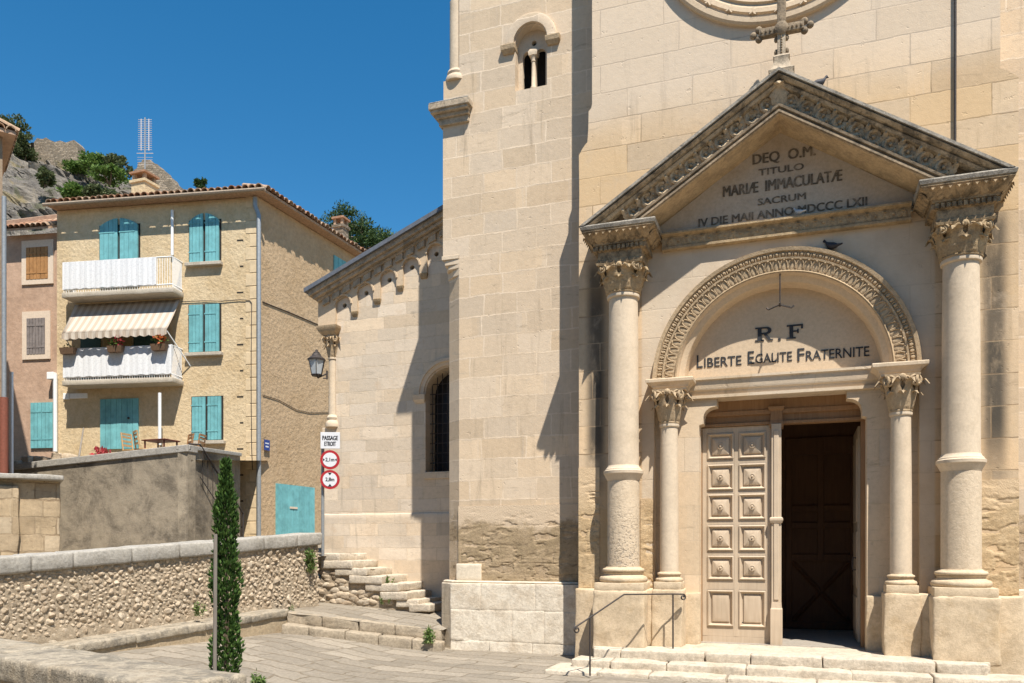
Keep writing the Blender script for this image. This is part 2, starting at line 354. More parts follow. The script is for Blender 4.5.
def ex_chapel(t, c, h):
    c = t.mix(t.M('MULTIPLY', t.ss(.56, .7, t.noise(2.1, 5, .7)), .4), c, (.52, .38, .25, 1))
    sv = t.N('Mapping', {0: t.pos(), 3: (1.2, 1.2, 4.5)}).outputs[0]; c = t.mix(t.M('MULTIPLY', t.ss(.58, .72, t.noise(1.7, 7, .72, sv, .4)), .45), c, (.40, .335, .26, 1))
    return c, h
M_FAC = ashlar('facade_stone', (.61, .45, .285), .98, .43, (.33, .23, .135), .010, z0=.1, var=.15, extra=ex_facade, stain=(.58, .42, .25), stain_amt=.55, warp=.016, joint=.7, grain=.06, bumpk=.35)
M_TOW = ashlar('tower_stone', (.605, .475, .335), .60, .35, (.72, .585, .435), .019, z0=1.07, var=.10, extra=ex_tower, stain=(.54, .42, .29), stain_amt=.5, joint=-.1, warp=.035, grain=.05, bumpk=.4, soft=1.0)
M_CHA = ashlar('chapel_stone', (.63, .51, .375), .66, .25, (.54, .43, .30), .006, z0=.15, var=.12, extra=ex_chapel, stain=(.58, .49, .38), stain_amt=.5, joint=.25, warp=.03, grain=.06, bumpk=.4)
M_POR = ashlar('portal_stone', (.62, .49, .345), .9, .52, (.50, .40, .28), .004, z0=.2, var=.045, stain=(.54, .42, .28), stain_amt=.45, joint=.5, warp=.006, grain=.06, bumpk=.35)
M_TYM = plain_stone('tympanum_stone', (.57, .44, .30), .08, (.48, .36, .235), .35, 1.6, .2)
M_PTY = plain_stone('pediment_tympanum_stone', (.52, .43, .325), .10, (.41, .31, .205), .55, 2.4, .3)
M_SHAFT = plain_stone('column_stone', (.61, .495, .36), .06, (.50, .395, .275), .6, 1.7, .2, dark=(.40, .32, .23), dark_amt=.25)
t = NT('pitted_column_stone', .92); n2_ = t.noise(22, 5, .7); n3_ = t.noise(95, 3, .6); pz = t.M('MULTIPLY', t.ss(.50, .64, t.noise(30, 3, .55)), t.M('MULTIPLY', t.M('SUBTRACT', 1., t.ss(1.5, 2.4, t.xyz()[2])), t.M('SUBTRACT', 1., t.ss(-.6, .2, t.xyz()[0]))))
c_ = t.mix(t.M('MULTIPLY', t.ss(.48, .72, t.noise(2.2, 6, .68)), .45), (.58, .465, .33, 1), (.46, .35, .23, 1)); c_ = t.mix(pz, c_, (.40, .33, .25, 1)); c_ = t.mix(1., c_, t.ramp(n2_, [(.25, (.82,) * 3), (.6, (1.05,) * 3)]), 'MULTIPLY')
t.col(c_); t.bump(t.M('SUBTRACT', t.M('ADD', n2_, t.M('MULTIPLY', n3_, .5)), t.M('MULTIPLY', pz, 2.)), .5, .02); M_SHAFT_P = t.m
M_BASE = plain_stone('base_stone', (.59, .465, .315), .09, (.46, .33, .185), .6, 2.4, .4, dark=(.28, .21, .13), dark_amt=.3)
M_ORN = plain_stone('weathered_carved_stone', (.42, .30, .175), .2, (.22, .155, .085), .6, 4.5, .5, dark=(.08, .065, .045), dark_amt=.75)
M_ORN2 = plain_stone('carved_stone', (.48, .355, .22), .16, (.38, .27, .15), .5, 4.5, .5, dark=(.20, .155, .105), dark_amt=.3)
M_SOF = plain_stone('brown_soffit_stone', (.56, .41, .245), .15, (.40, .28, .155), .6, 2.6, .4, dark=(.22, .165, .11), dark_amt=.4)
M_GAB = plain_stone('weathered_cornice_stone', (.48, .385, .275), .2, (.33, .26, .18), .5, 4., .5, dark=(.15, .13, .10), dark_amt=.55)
M_SOOTSHADE = plain_stone('soot_and_shade_stone', (.33, .25, .165), .22, (.15, .12, .085), .6, 4., .5, dark=(.075, .063, .048), dark_amt=.6)
M_ORNL = plain_stone('lighter_carved_stone', (.58, .44, .28), .2, (.30, .235, .155), .5, 6., .4, dark=(.11, .095, .075), dark_amt=.5)
M_ORN3 = plain_stone('brown_carved_stone', (.46, .335, .195), .2, (.27, .19, .10), .5, 5., .5, dark=(.14, .105, .07), dark_amt=.4)
M_COR = plain_stone('blackened_cornice_stone', (.50, .385, .25), .22, (.25, .18, .11), .55, 3., .5, dark=(.085, .07, .052), dark_amt=.8)
M_CORTOP = plain_stone('grey_lichen_stone', (.40, .355, .29), .2, (.2, .18, .15), .6, 4., .6, dark=(.09, .085, .075), dark_amt=.6)
M_PLINTH = ashlar('pale_plinth_stone', (.70, .61, .475), 1.05, .56, (.52, .43, .31), .006, z0=-.06, var=.04, stain=(.55, .44, .30), stain_amt=.5, joint=.6, bumpk=.6)
M_STEP2 = plain_stone('grey_tan_step_stone', (.42, .345, .25), .2, (.31, .245, .165), .6, 1.6, .7, dark=(.18, .15, .11), dark_amt=.45)
M_PLB = plain_stone('pale_worn_block', (.74, .655, .525), .12, (.50, .38, .25), .5, 2.4, .5, dark=(.36, .28, .19), dark_amt=.35)
M_STEP = plain_stone('worn_step_stone', (.60, .515, .40), .18, (.44, .35, .245), .6, 2.2, .7, dark=(.24, .20, .15), dark_amt=.3)
M_PAVE = ashlar  # replaced below
M_LET = simple('dark_letter_paint', (.03, .032, .036), .7, .2)
t = NT('engraved_letter_paint', .9); t.col(t.mix(t.ss(.42, .68, t.noise(9, 6, .75)), (.115, .095, .07, 1), (.30, .24, .17, 1))); M_LET2 = t.m
M_IRON = simple('wrought_iron', (.06, .05, .045), .6, .4, 40, metal=.3)
M_DARK = simple('dark_interior', (.03, .025, .02), .9, .1)
M_GLASSD = simple('dark_leaded_glass', (.02, .02, .022), .25, .2, spec=.5)
M_LEAD = simple('lead_sheet', (.12, .13, .15), .5, .2)
def woodmat(name, a, b, sc=1.0, rough=.6):
    t = NT(name, rough, .25); v = t.N('Mapping', {0: t.pos(), 3: (14 * sc, 14 * sc, .9 * sc)}).outputs[0]
    n = t.noise(2.2, 6, .65, v, .6); n2 = t.noise(1.4, 3); c = t.ramp(n, [(.25, a), (.75, b)])
    c = t.mix(1.0, c, t.ramp(n2, [(.3, (.82,) * 3), (.7, (1.1,) * 3)]), 'MULTIPLY'); t.col(c); t.bump(n, .12, .01); return t.m
M_DOOR = woodmat('pale_oak', (.45, .345, .24), (.56, .45, .325))
M_DOORD = woodmat('brown_oak_frame', (.24, .13, .062), (.34, .20, .10))
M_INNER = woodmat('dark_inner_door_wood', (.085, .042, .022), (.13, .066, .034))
M_STAKE = woodmat('grey_stake_wood', (.17, .145, .12), (.28, .245, .205))
def pave(name, base, bw, bh, mortar, rot=0.):
    t = NT(name, .95, .15); nz = t.N('VectorMath', {0: t.N('TexNoise', {'Vector': t.pos(), 'Scale': 1.7, 'Detail': 3}).outputs[1], 1: (.5, .5, .5)}, operation='SUBTRACT').outputs[0]
    nz = t.N('VectorMath', {0: nz, 'Scale': .34}, operation='SCALE').outputs[0]
    v = t.N('VectorMath', {0: t.pos(), 1: nz}, operation='ADD').outputs[0]; v = t.N('Mapping', {0: v, 2: (0, 0, rot)}).outputs[0]
    br = t.N('TexBrick', {'Vector': v, 'Color1': mulc(base, .80), 'Color2': mulc(base, 1.16), 'Mortar': mortar, 'Scale': 1.0, 'Mortar Size': .022, 'Mortar Smooth': .8, 'Brick Width': bw, 'Row Height': bh}, offset=.37, squash=1.5, squash_frequency=3)
    c = br.outputs[0]; n1 = t.noise(1.3, 6, .7); n2 = t.noise(20, 5, .7)
    c = t.mix(t.M('MULTIPLY', t.ss(.5, .72, n1), .55), c, (.185, .16, .125, 1)); c = t.mix(t.M('MULTIPLY', t.ss(.56, .7, t.noise(2.9, 5, .7)), .4), c, (.36, .32, .265, 1))
    c = t.mix(1.0, c, t.ramp(n2, [(.25, (.72,) * 3), (.62, (1.1,) * 3)]), 'MULTIPLY')
    t.col(c); t.bump(t.M('ADD', t.M('MULTIPLY', t.M('SUBTRACT', 1., br.outputs[1]), .9), n2), .7, .025); return t.m
M_PAVE = pave('paving_stone', (.278, .238, .185), .75, .34, (.20, .16, .11), .12)
M_GROUND = plain_stone('dry_earth', (.28, .23, .165), .2, (.2, .17, .11), .5, 1.2, .6)
def stucco(name, base, sc=9., amp=.8, stain=(.4, .3, .18), amt=.3, coarse=1.0):
    t = NT(name, .95, .1); n = t.noise(sc, 4, .55); n2 = t.noise(45, 4, .6); n1 = t.noise(.9, 8, .75, dist=.4)
    c = t.mix(t.M('MULTIPLY', t.ss(.42, .66, n1), amt), base, stain); c = t.mix(t.M('MULTIPLY', t.ss(.55, .68, t.noise(2.3, 7, .75)), amt * .5), c, mulc(stain, .8))
    c = t.mix(1.0, c, t.ramp(n, [(.3, (.88,) * 3), (.62, (1.05,) * 3)]), 'MULTIPLY'); c = t.mix(1.0, c, t.ramp(n2, [(.3, (.88,) * 3), (.6, (1.03,) * 3)]), 'MULTIPLY')
    t.col(c); t.bump(t.M('ADD', t.M('MULTIPLY', n, coarse), t.M('MULTIPLY', n2, .3)), amp, .07); return t.m
M_OCHRE = stucco('ochre_render', (.60, .47, .295), 9.5, .42, (.47, .33, .17), .5)
M_PINK = stucco('pink_render', (.47, .32, .225), 6, .25, (.36, .235, .16), .6)
M_BROWN = stucco('brown_render', (.30, .22, .15), 6, .3, (.18, .14, .10), .5)
M_GREYW = stucco('grey_cement_render', (.33, .275, .20), 2.6, .5, (.125, .105, .08), .9)
M_TRIM = simple('pale_window_surround', (.62, .50, .38), .9, .1)
M_TEAL = simple('teal_shutter_paint', (.145, .37, .385), .75, .22, 3.5, bumpk=.12, isl=.08)
M_ORSH = simple('orange_brown_shutter_wood', (.36, .18, .065), .7, .25, 8)
M_GRSH = simple('grey_shutter_wood', (.20, .17, .155), .8, .25, 8)
M_WHITE = simple('white_paint', (.78, .78, .76), .6, .06)
M_SHEET = None
M_ZINC = simple('zinc', (.30, .31, .31), .5, .15, metal=.4)
M_ALU = simple('dull_aluminium', (.46, .45, .46), .5, .1)
M_GUT = simple('weathered_gutter', (.30, .235, .17), .7, .25)
M_REDPIPE = simple('rust_red_pipe', (.21, .07, .042), .6, .2)
M_CONC = plain_stone('balcony_concrete', (.50, .44, .35), .15, (.32, .27, .2), .5, 2., .4)
t = NT('canal_tiles', .9, .15); t.col(t.mix(1.0, t.ramp(t.isl(), [(0, (.26, .13, .075)), (.35, (.40, .235, .145)), (.7, (.47, .33, .22)), (1, (.33, .24, .17))]), t.ramp(t.noise(12, 5, .7), [(.3, (.6,) * 3), (.65, (1.1,) * 3)]), 'MULTIPLY')); t.bump(t.noise(30, 4), .4, .02); M_TILE = t.m
t = NT('rubble_stone', .95, .15); cc = t.ramp(t.isl(), [(0, (.33, .25, .17)), (.25, (.42, .33, .23)), (.5, (.50, .40, .285)), (.75, (.38, .305, .22)), (1, (.55, .46, .345))]); cc = t.mix(1.0, cc, t.ramp(t.noise(25, 5, .7), [(.25, (.6,) * 3), (.62, (1.12,) * 3)]), 'MULTIPLY'); t.col(cc); t.bump(t.noise(40, 5, .7), .6, .015); M_RUB = t.m
M_MORT = plain_stone('earthy_mortar', (.40, .32, .225), .25, (.28, .19, .11), .5, 4., .8)
M_COPE = plain_stone('grey_coping_stone', (.41, .38, .33), .2, (.30, .27, .22), .6, 2.2, .6, dark=(.2, .18, .145), dark_amt=.3)
M_COPE2 = plain_stone('lichen_coping_stone', (.40, .34, .255), .22, (.29, .225, .145), .6, 3.2, .7, dark=(.15, .135, .11), dark_amt=.7)
M_BENCH = plain_stone('tan_kerb_stone', (.44, .34, .22), .2, (.32, .235, .14), .6, 2., .5, dark=(.2, .17, .12), dark_amt=.25)
def rockmat():
    t = NT('limestone_cliff', .95, .1); n = t.noise(.35, 8, .72, dist=.5); n2 = t.noise(1.6, 8, .75); lay = t.noise(.5, 6, .7, t.N('Mapping', {0: t.pos(), 3: (.6, .6, 3.2)}).outputs[0])
    c = t.ramp(n, [(.3, (.11, .10, .088)), (.5, (.235, .21, .18)), (.7, (.35, .305, .245))]); c = t.mix(1., c, t.ramp(n2, [(.3, (.5,) * 3), (.6, (1.12,) * 3)]), 'MULTIPLY')
    c = t.mix(t.M('MULTIPLY', t.ss(.55, .66, t.noise(.28, 6, .7)), .8), c, (.29, .23, .12, 1)); c = t.mix(t.M('MULTIPLY', t.ss(.56, .63, t.noise(.6, 5, .7)), .6), c, (.10, .11, .05, 1))
    t.col(c); t.bump(t.M('ADD', t.M('ADD', n2, n), lay), 1.0, .5); return t.m
M_ROCK = rockmat()
M_RUIN = ashlar('ruin_stone', (.34, .275, .205), .34, .15, (.16, .13, .095), .03, var=.3, stain=(.20, .165, .12), stain_amt=.9, bumpk=1., grain=.3, warp=.11)
M_CYP = leafmat('cypress_leaves', (.022, .055, .012), (.055, .115, .022), (.10, .17, .035), .15)
M_CED = leafmat('cedar_needles', (.016, .042, .014), (.045, .085, .022), (.09, .13, .035), .12)
M_BUSH = leafmat('bush_leaves', (.055, .115, .02), (.12, .20, .04), (.19, .26, .07), .35)
M_BUSHD = leafmat('olive_bush_leaves', (.04, .062, .022), (.09, .115, .042), (.14, .155, .07), .3)
M_WEED = leafmat('weed_leaves', (.07, .13, .03), (.14, .21, .055), (.22, .25, .09))
M_RED = leafmat('red_flowers', (.45, .03, .05), (.55, .12, .12), (.30, .05, .04))
M_ORA = leafmat('orange_flowers', (.60, .20, .04), (.55, .10, .05), (.55, .35, .12))
M_BARK = simple('bark', (.14, .10, .07), .9, .3, 20, bumpk=.6)

# ------------------------------------------------------------------ the ground
mb = MB(); R_ = 420; n = 48
mb.add([(R_ * cos(2 * pi * i / n), R_ * sin(2 * pi * i / n), -.55) for i in range(n)], [tuple(range(n))]); struct(mb.build('ground', M_GROUND))
def plaza_z(x, y):
    z = -.09 + .06 * sm(-1, 4, x); z += .26 * sm(-5.6, -8.4, x); return z + .012 * noise.noise(Vector((x * .9, y * .9, 0)))
A0 = wv(-3.95, 14.2, .51); B0 = Vector((-5.77, 12.66, .235))           # upper edge of the two platform steps
mb = MB(); nx, ny = 90, 60; x0, x1, y0, y1 = -13., 9., -3., 13.4
vs = []
for j in range(ny + 1):
    for i in range(nx + 1):
        x = lerp(x0, x1, i / nx); y = lerp(y0, y1, j / ny); vs.append((x, y, plaza_z(x, y)))
mb.add(vs, [(j * (nx + 1) + i, j * (nx + 1) + i + 1, (j + 1) * (nx + 1) + i + 1, (j + 1) * (nx + 1) + i) for j in range(ny) for i in range(nx)])
struct(mb.build('plaza', M_PAVE, smooth=60))

# landing beside the church, with two long steps down to the plaza
fdir = (B0 - A0); fdir.z = 0; fl = fdir.length; fdir.normalize(); fn = Vector((-fdir.y, fdir.x, 0))
if fn.y < 0: fn = -fn
C0_ = Vector((-5.77, 14.9, .46)); D0_ = wv(-4.3, 16.4, .62)
mb = MB(); g = 24; vs = []
for j in range(g + 1):
    for i in range(g + 1):
        u = i / g; v = j / g; p = lerp(lerp(A0, B0, u), lerp(D0_, C0_, u), v); p.z += .015 * noise.noise(p * 1.3); vs.append(p)
mb.add(vs, [(j * (g + 1) + i, j * (g + 1) + i + 1, (j + 1) * (g + 1) + i + 1, (j + 1) * (g + 1) + i) for j in range(g) for i in range(g)])
struct(mb.build('landing', M_PAVE, smooth=60))
ps = thing('platform_steps', 'two long low stone steps from the plaza up to the landing left of the tower', 'steps', A0)
for k, (dz, off) in enumerate(((.008, 0.), (-.17, -.26))):
    cuts = [0, .23, .47, .7, 1.0] if k == 0 else [0, .18, .41, .62, .83, 1.02]
    for q in range(len(cuts) - 1):
        mb = MB(); a, b = cuts[q] * fl + .006, cuts[q + 1] * fl - .006
        za = lerp(A0.z, B0.z, (a + b) / 2 / fl); sl_ = (B0.z - A0.z) / fl
        Mx = Matrix(((fdir.x, fn.x, 0, A0.x + fn.x * off), (fdir.y, fn.y, 0, A0.y + fn.y * off), (sl_, 0, 1, A0.z + dz), (0, 0, 0, 1)))
        mb.rough(a, b, 0, .30, -.19 if k == 0 else -.32, 0, .06, .016, .011, seed=k * 9 + q, M=Mx); mb.build('step', M_STEP2, ps, smooth=50)
# alley behind the low wall, climbing towards the houses
mb = MB(); mb.add([wv(-3.6, 15.9, 1.50), wv(-2.3, 18.5, 1.60), wv(-2.0, 34, 2.3), wv(-8.4, 34, 2.3), wv(-8.9, 21.9, 1.55), wv(-24, 30, .9), wv(-24, 11.8, .9), wv(-6.4, 11.8, 1.1)], [(0, 1, 2, 4), (4, 2, 3), (0, 4, 7), (7, 4, 5, 6)]); struct(mb.build('alley', M_GROUND))

# ------------------------------------------------------------------ the church
CH = thing('church', 'pale limestone church with a carved gabled portal, two big columns and a half-open oak door', 'church', (XC, W, 0))
TA = .642; AA = atan(TA); CA = cos(AA)
# front wall, lower stage with the portal opening, upper stage slightly narrower
hole = [(XC - 1.81, -.5), (XC + 1.81, -.5), (XC + 1.81, 4.02), (XC + 1.475, 4.02), (XC + 1.475, 4.13)] + [(XC + 1.475 * cos(pi * i / 40), 4.13 + 1.475 * sin(pi * i / 40)) for i in range(1, 41)] + [(XC - 1.475, 4.02), (XC - 1.81, 4.02)]
outer = [(-3.26, -.6), (XC - 1.81, -.6)] + [(XC - 1.81, 4.02), (XC - 1.475, 4.02)] + [(XC - 1.475 * cos(pi * i / 40), 4.13 + 1.475 * sin(pi * i / 40)) for i in range(41)] + [(XC + 1.475, 4.02), (XC + 1.81, 4.02), (XC + 1.81, -.6), (2.715, -.6), (2.715, 7.86), (2.62, 7.95), (2.505, 8.02), (2.505, 13.5), (XC, 15.6), (-3.05, 13.5), (-3.05, 8.56), (-3.065, 8.50), (-3.105, 8.46), (-3.11, 8.2), (-3.125, 7.98), (-3.16, 7.95), (-3.20, 7.90), (-3.262, 7.80), (-3.255, 7.2), (-3.262, 6.5)]
mb = MB(); mb.plate(outer, [], W, W + .42)
mb.box(-3.04, XC - 1.46, W + .43, 16.2, -.6, 13.4); mb.box(XC + 1.46, 2.5, W + .43, 16.2, -.6, 13.4); mb.box(XC - 1.46, XC + 1.46, W + .71, 16.2, 3.96, 13.4)
mb.box(XC - 1.46, XC + 1.46, 15.5, 16.2, -.6, 3.96)
wall = mb.build('front_wall', M_FAC, CH)
# inner jambs with their little corbels under the lintel
jh = [(XC - 1.16, -.6), (XC - 1.16, 3.5), (XC - 1.10, 3.52), (XC - 1.10, 3.60)] + [(XC - 1.10 + .17 * (1 - cos(pi / 2 * i / 8)), 3.60 + .17 * sin(pi / 2 * i / 8)) for i in range(1, 9)] + [(XC - .90, 3.78), (XC - .90, 3.885)]
jr = [(2 * XC - a, b) for a, b in reversed(jh)]
mb = MB(); mb.plate([(XC - 1.83, -.6)] + jh + jr + [(XC + 1.83, -.6), (XC + 1.83, 4.17), (XC - 1.83, 4.17)], [], 12.45, 12.73); mb.build('door_jamb', M_POR, CH)
for s in (-1, 1):
    mb = MB(); mb.rough(XC + s * 1.30 - .155, XC + s * 1.30 + .155, 12.36, 12.6, .15, .98, .08, .02, .006, seed=3 + s); mb.build('wall_plinth', M_BASE, CH, smooth=45)
    mb = MB(); mb.rough(XC + s * 1.83 - .14, XC + s * 1.83 + .14, 11.98, 12.5, .1, 1.04, .08, .02, .008, seed=8 + s); mb.build('wall_plinth', M_BASE, CH, smooth=45)
    mb = MB(); mb.rough(XC + s * 2.70 - .30, XC + s * 2.70 + .315, 12.10, 12.5, -.3, 1.02, .08, .025, .012, seed=12 + s); mb.build('wall_plinth', M_BASE, CH, smooth=45)
# tympanum and lintel
mb = MB(); mb.plate([(XC - 1.50, 4.12), (XC + 1.50, 4.12)] + [(XC + 1.50 * cos(pi * i / 40), 4.13 + 1.5 * sin(pi * i / 40)) for i in range(41)], [], 12.6, 12.97)
tym = mb.build('tympanum', M_TYM, CH)
mb = MB()
mb.extx([(12.6, 4.2), (12.36, 4.2), (12.36, 4.165), (12.385, 4.15), (12.40, 4.04), (12.405, 4.02), (12.425, 4.0), (12.44, 3.945), (12.40, 3.94), (12.40, 3.895), (12.44, 3.887), (12.6, 3.887)], XC - 1.36, XC + 1.34)
mb.build('lintel', M_POR, CH)
mb = MB(); Yt = 12.596
def tline(mb, s, z0, z1, zb, hpx, ox, oy, sc, Y, dep=.006, bold=.009):
    px0, px1 = ox + z0 / sc, ox + z1 / sc; py = oy + zb / sc
    put_text(mb, s, fx(px0, Y), fx(px1, Y), Y, fz(px0, py, Y), hpx / sc * Y / RY(px0), depth=dep, bold=bold)
q = (670, 270, 4.452, Yt)
tline(mb, 'L', 120, 145, 437, 57, *q); tline(mb, 'IBERTE', 153, 318, 434, 41, *q); tline(mb, 'E', 347, 374, 420, 57, *q); tline(mb, 'GALITE', 381, 543, 416, 41, *q); tline(mb, 'F', 568, 598, 407, 57, *q); tline(mb, 'RATERNITE', 606, 887, 403, 42, *q)
def glyph(mb, parts, px0, py0, px1, h):
    x0 = fx(px0, Yt); x1 = fx(px1, Yt); z0 = fz(px0, py0, Yt)
    for k, poly in enumerate(parts):
        mb.plate([(lerp(x0, x1, a), z0 + b * h) for a, b in poly], [], Yt - .006 - k * .0007, Yt + .003)
def rc(a, b, c, d): return [(a, c), (b, c), (b, d), (a, d)]
bowl = [(.33, .48), (.62, .48)] + [(.62 + .30 * sin(pi * i / 10), .74 - .26 * cos(pi * i / 10)) for i in range(1, 10)] + [(.62, 1.), (.33, 1.), (.33, .89), (.60, .89)] + [(.60 + .12 * sin(pi * i / 8), .745 + .145 * cos(pi * i / 8)) for i in range(1, 8)] + [(.60, .60), (.33, .60)]
glyph(mb, [rc(.14, .36, 0, 1), rc(0, .5, 0, .1), rc(0, .36, .9, 1), bowl, [(.46, .5), (.62, .52), (.88, .1), (1.0, .1), (1.0, 0), (.76, 0)]], 755.2, 341.7, 773, .205)
glyph(mb, [rc(.16, .40, 0, 1), rc(0, .56, 0, .1), rc(0, 1., .89, 1), rc(.88, 1., .68, 1), rc(.40, .72, .48, .58), rc(.64, .74, .38, .68)], 786.8, 339.2, 803, .205)
glyph(mb, [rc(0, 1, 0, 1)], 778.2, 340.6, 780.8, .036)
mb.build('inscription', M_LET, tym)
# archivolt
mb = MB()
mb.arc([(1.475, W + .3), (1.475, 12.25), (1.49, 12.235), (1.505, 12.25), (1.51, 12.265), (1.655, 12.25), (1.66, 12.225), (1.685, 12.22), (1.69, 12.25), (1.77, 12.235), (1.775, 12.205), (1.825, 12.195), (1.83, 12.21), (1.835, W + .02)], XC, 4.13, 0, pi, 72)
arcv = mb.build('archivolt', M_ORN2, CH, smooth=25)
mb = MB(); mb.arc([(1.474, 12.245), (1.455, 12.30), (1.45, 12.33), (1.40, 12.36), (1.375, 12.38), (1.365, 12.42), (1.35, 12.62)], XC, 4.13, 0, pi, 64); mb.build('intrados', M_TYM, arcv, smooth=30)
mb = MB(); nl = 46
for i in range(nl):
    a = pi * (i + .5) / nl
    M = T(XC + 1.515 * cos(a), 12.262, 4.13 + 1.515 * sin(a)) @ RYm(pi / 2 - a)
    vs, fs = leaf(.085, .15, .5, 2, 4, 6, .2); mb.add(vs, fs, M)
    for d in (-1, 1): mb.tube([(d * .046, -.004, .02), (d * .048, -.016, .075), (d * .03, -.022, .125)], .010, 5, M)
for i in range(64):
    a = pi * (i + .5) / 64; M = T(XC + 1.73 * cos(a), 12.238, 4.13 + 1.73 * sin(a)) @ RYm(pi / 2 - a)
    mb.sphere((0, 0, 0), (.028, .022, .036), 6, 4, M); mb.tube([(.041, .004, -.034), (.041, -.012, 0), (.041, .004, .034)], .008, 4, M)
mb.build('carving', M_ORN2, arcv, smooth=50)
# iron hook hanging under the arch
mb = MB(); hx = fx(780, 12.27)
mb.tube([(hx, 12.27, 5.60), (hx, 12.27, 5.15)], .011, 6); mb.sphere((hx, 12.27, 5.14), .022, 8, 5)
for a in (pi * .95, pi * .05, -pi / 2): mb.tube([(hx, 12.27, 5.15), (hx + .10 * cos(a), 12.27 + .10 * sin(a), 5.12), (hx + .16 * cos(a), 12.27 + .16 * sin(a), 5.10), (hx + .19 * cos(a), 12.27 + .19 * sin(a), 5.13)], .013, 5)
tag(mb.build('iron_hook', M_IRON), 'three-armed black iron lamp hook hanging under the portal arch above the painted R.F', 'hook')

# portal columns
def capital(mb, cx, cy, z0, z1, rn, hw):
    h = z1 - z0
    bell = lambda u: rn * 1.0 + (hw * .90 - rn) * max(0, (u - .08) / .92) ** 1.5
    mb.lathe([(rn, z0), (rn * 1.14, z0 + .015 * h), (rn * 1.16, z0 + .05 * h), (rn * 1.02, z0 + .08 * h)] + [(bell(u), z0 + u * h) for u in (.1, .3, .45, .6, .75, .9)], cx, cy, 28)
    n = 8
    for k in range(n):
        a = 2 * pi * k / n
        for lh, uu, ww, aa in ((.48, .05, 1.0, 0), (.76, .09, .92, pi / n)):
            tilt = atan((bell(lh + .02) - bell(uu)) / (lh * h) * .9)
            vs, fs = leaf(rn * ww, h * lh, .70, 3, 6, 9, .34); mb.add(vs, fs, T(cx, cy, z0 + uu * h) @ RZ(a + aa) @ T(0, -bell(uu) - rn * .05, 0) @ RX(tilt))
    for k in range(4):
        R4 = T(cx, cy, z0 + .80 * h) @ RZ(k * pi / 2)
        for d in (-1, 1):
            D = Matrix.Diagonal((-d, 1, 1, 1))
            M = R4 @ T(d * hw * .76, -hw * .88, 0) @ RZ(d * .28) @ D; spiral(mb, M, h * .16, 1.9, h * .045, 30); mb.sphere((0, -.004, 0), h * .055, 8, 5, M)
            M = R4 @ T(d * hw * .25, -hw * .90, .01 * h) @ D; spiral(mb, M, h * .12, 1.7, h * .036, 24)
            mb.tube([R4 @ Vector((d * hw * .10, -hw * .62, -.34 * h)), R4 @ Vector((d * hw * .30, -hw * .78, -.12 * h)), R4 @ Vector((d * hw * .60, -hw * .88, .06 * h)), R4 @ Vector((d * hw * .85, -hw * .90, .12 * h))], [h * .02, h * .035, h * .035, h * .02], 6)
        mb.sphere((0, -hw * .96, .12 * h), (h * .10, h * .07, h * .09), 8, 5, R4)
        for e in (-1, 0, 1): mb.sphere((e * h * .07, -hw * .99, .08 * h), (h * .035, h * .04, h * .07), 6, 4, R4)
    q = []
    for k in range(4):
        for i in range(6):
            u = i / 5 * 2 - 1; M = RZ(k * pi / 2) @ Vector((u * hw, -hw * (1 - .10 * (1 - u * u)), 0)); q.append((M.x, M.y))
    vs = [(cx + a, cy + b, z0 + .92 * h) for a, b in q] + [(cx + a * 1.04, cy + b * 1.04, z0 + h) for a, b in q]; m = len(q)
    mb.add(vs, [(i, (i + 1) % m, m + (i + 1) % m, m + i) for i in range(m)] + [tuple(range(m)), tuple(range(2 * m - 1, m - 1, -1))])
def attic_base(mb, cx, cy, z0, z1, r, plinth=.3):
    h = z1 - z0; P = z0 + plinth * h; k = z1 - P; pr = []
    for i in range(9): a = -pi / 2 + pi * i / 8; pr.append((r * 1.26 + .17 * k * cos(a), P + .20 * k + .20 * k * sin(a)))
    pr += [(r * 1.2, P + .43 * k), (r * 1.12, P + .50 * k), (r * 1.13, P + .60 * k), (r * 1.2, P + .64 * k)]
    for i in range(7): a = -pi / 2 + pi * i / 6; pr.append((r * 1.14 + .11 * k * cos(a), P + .78 * k + .12 * k * sin(a)))
    pr += [(r * 1.05, P + .94 * k), (r * 1.0, z1)]; mb.lathe(pr, cx, cy, 40)
BX = 2.232; YC = 12.05
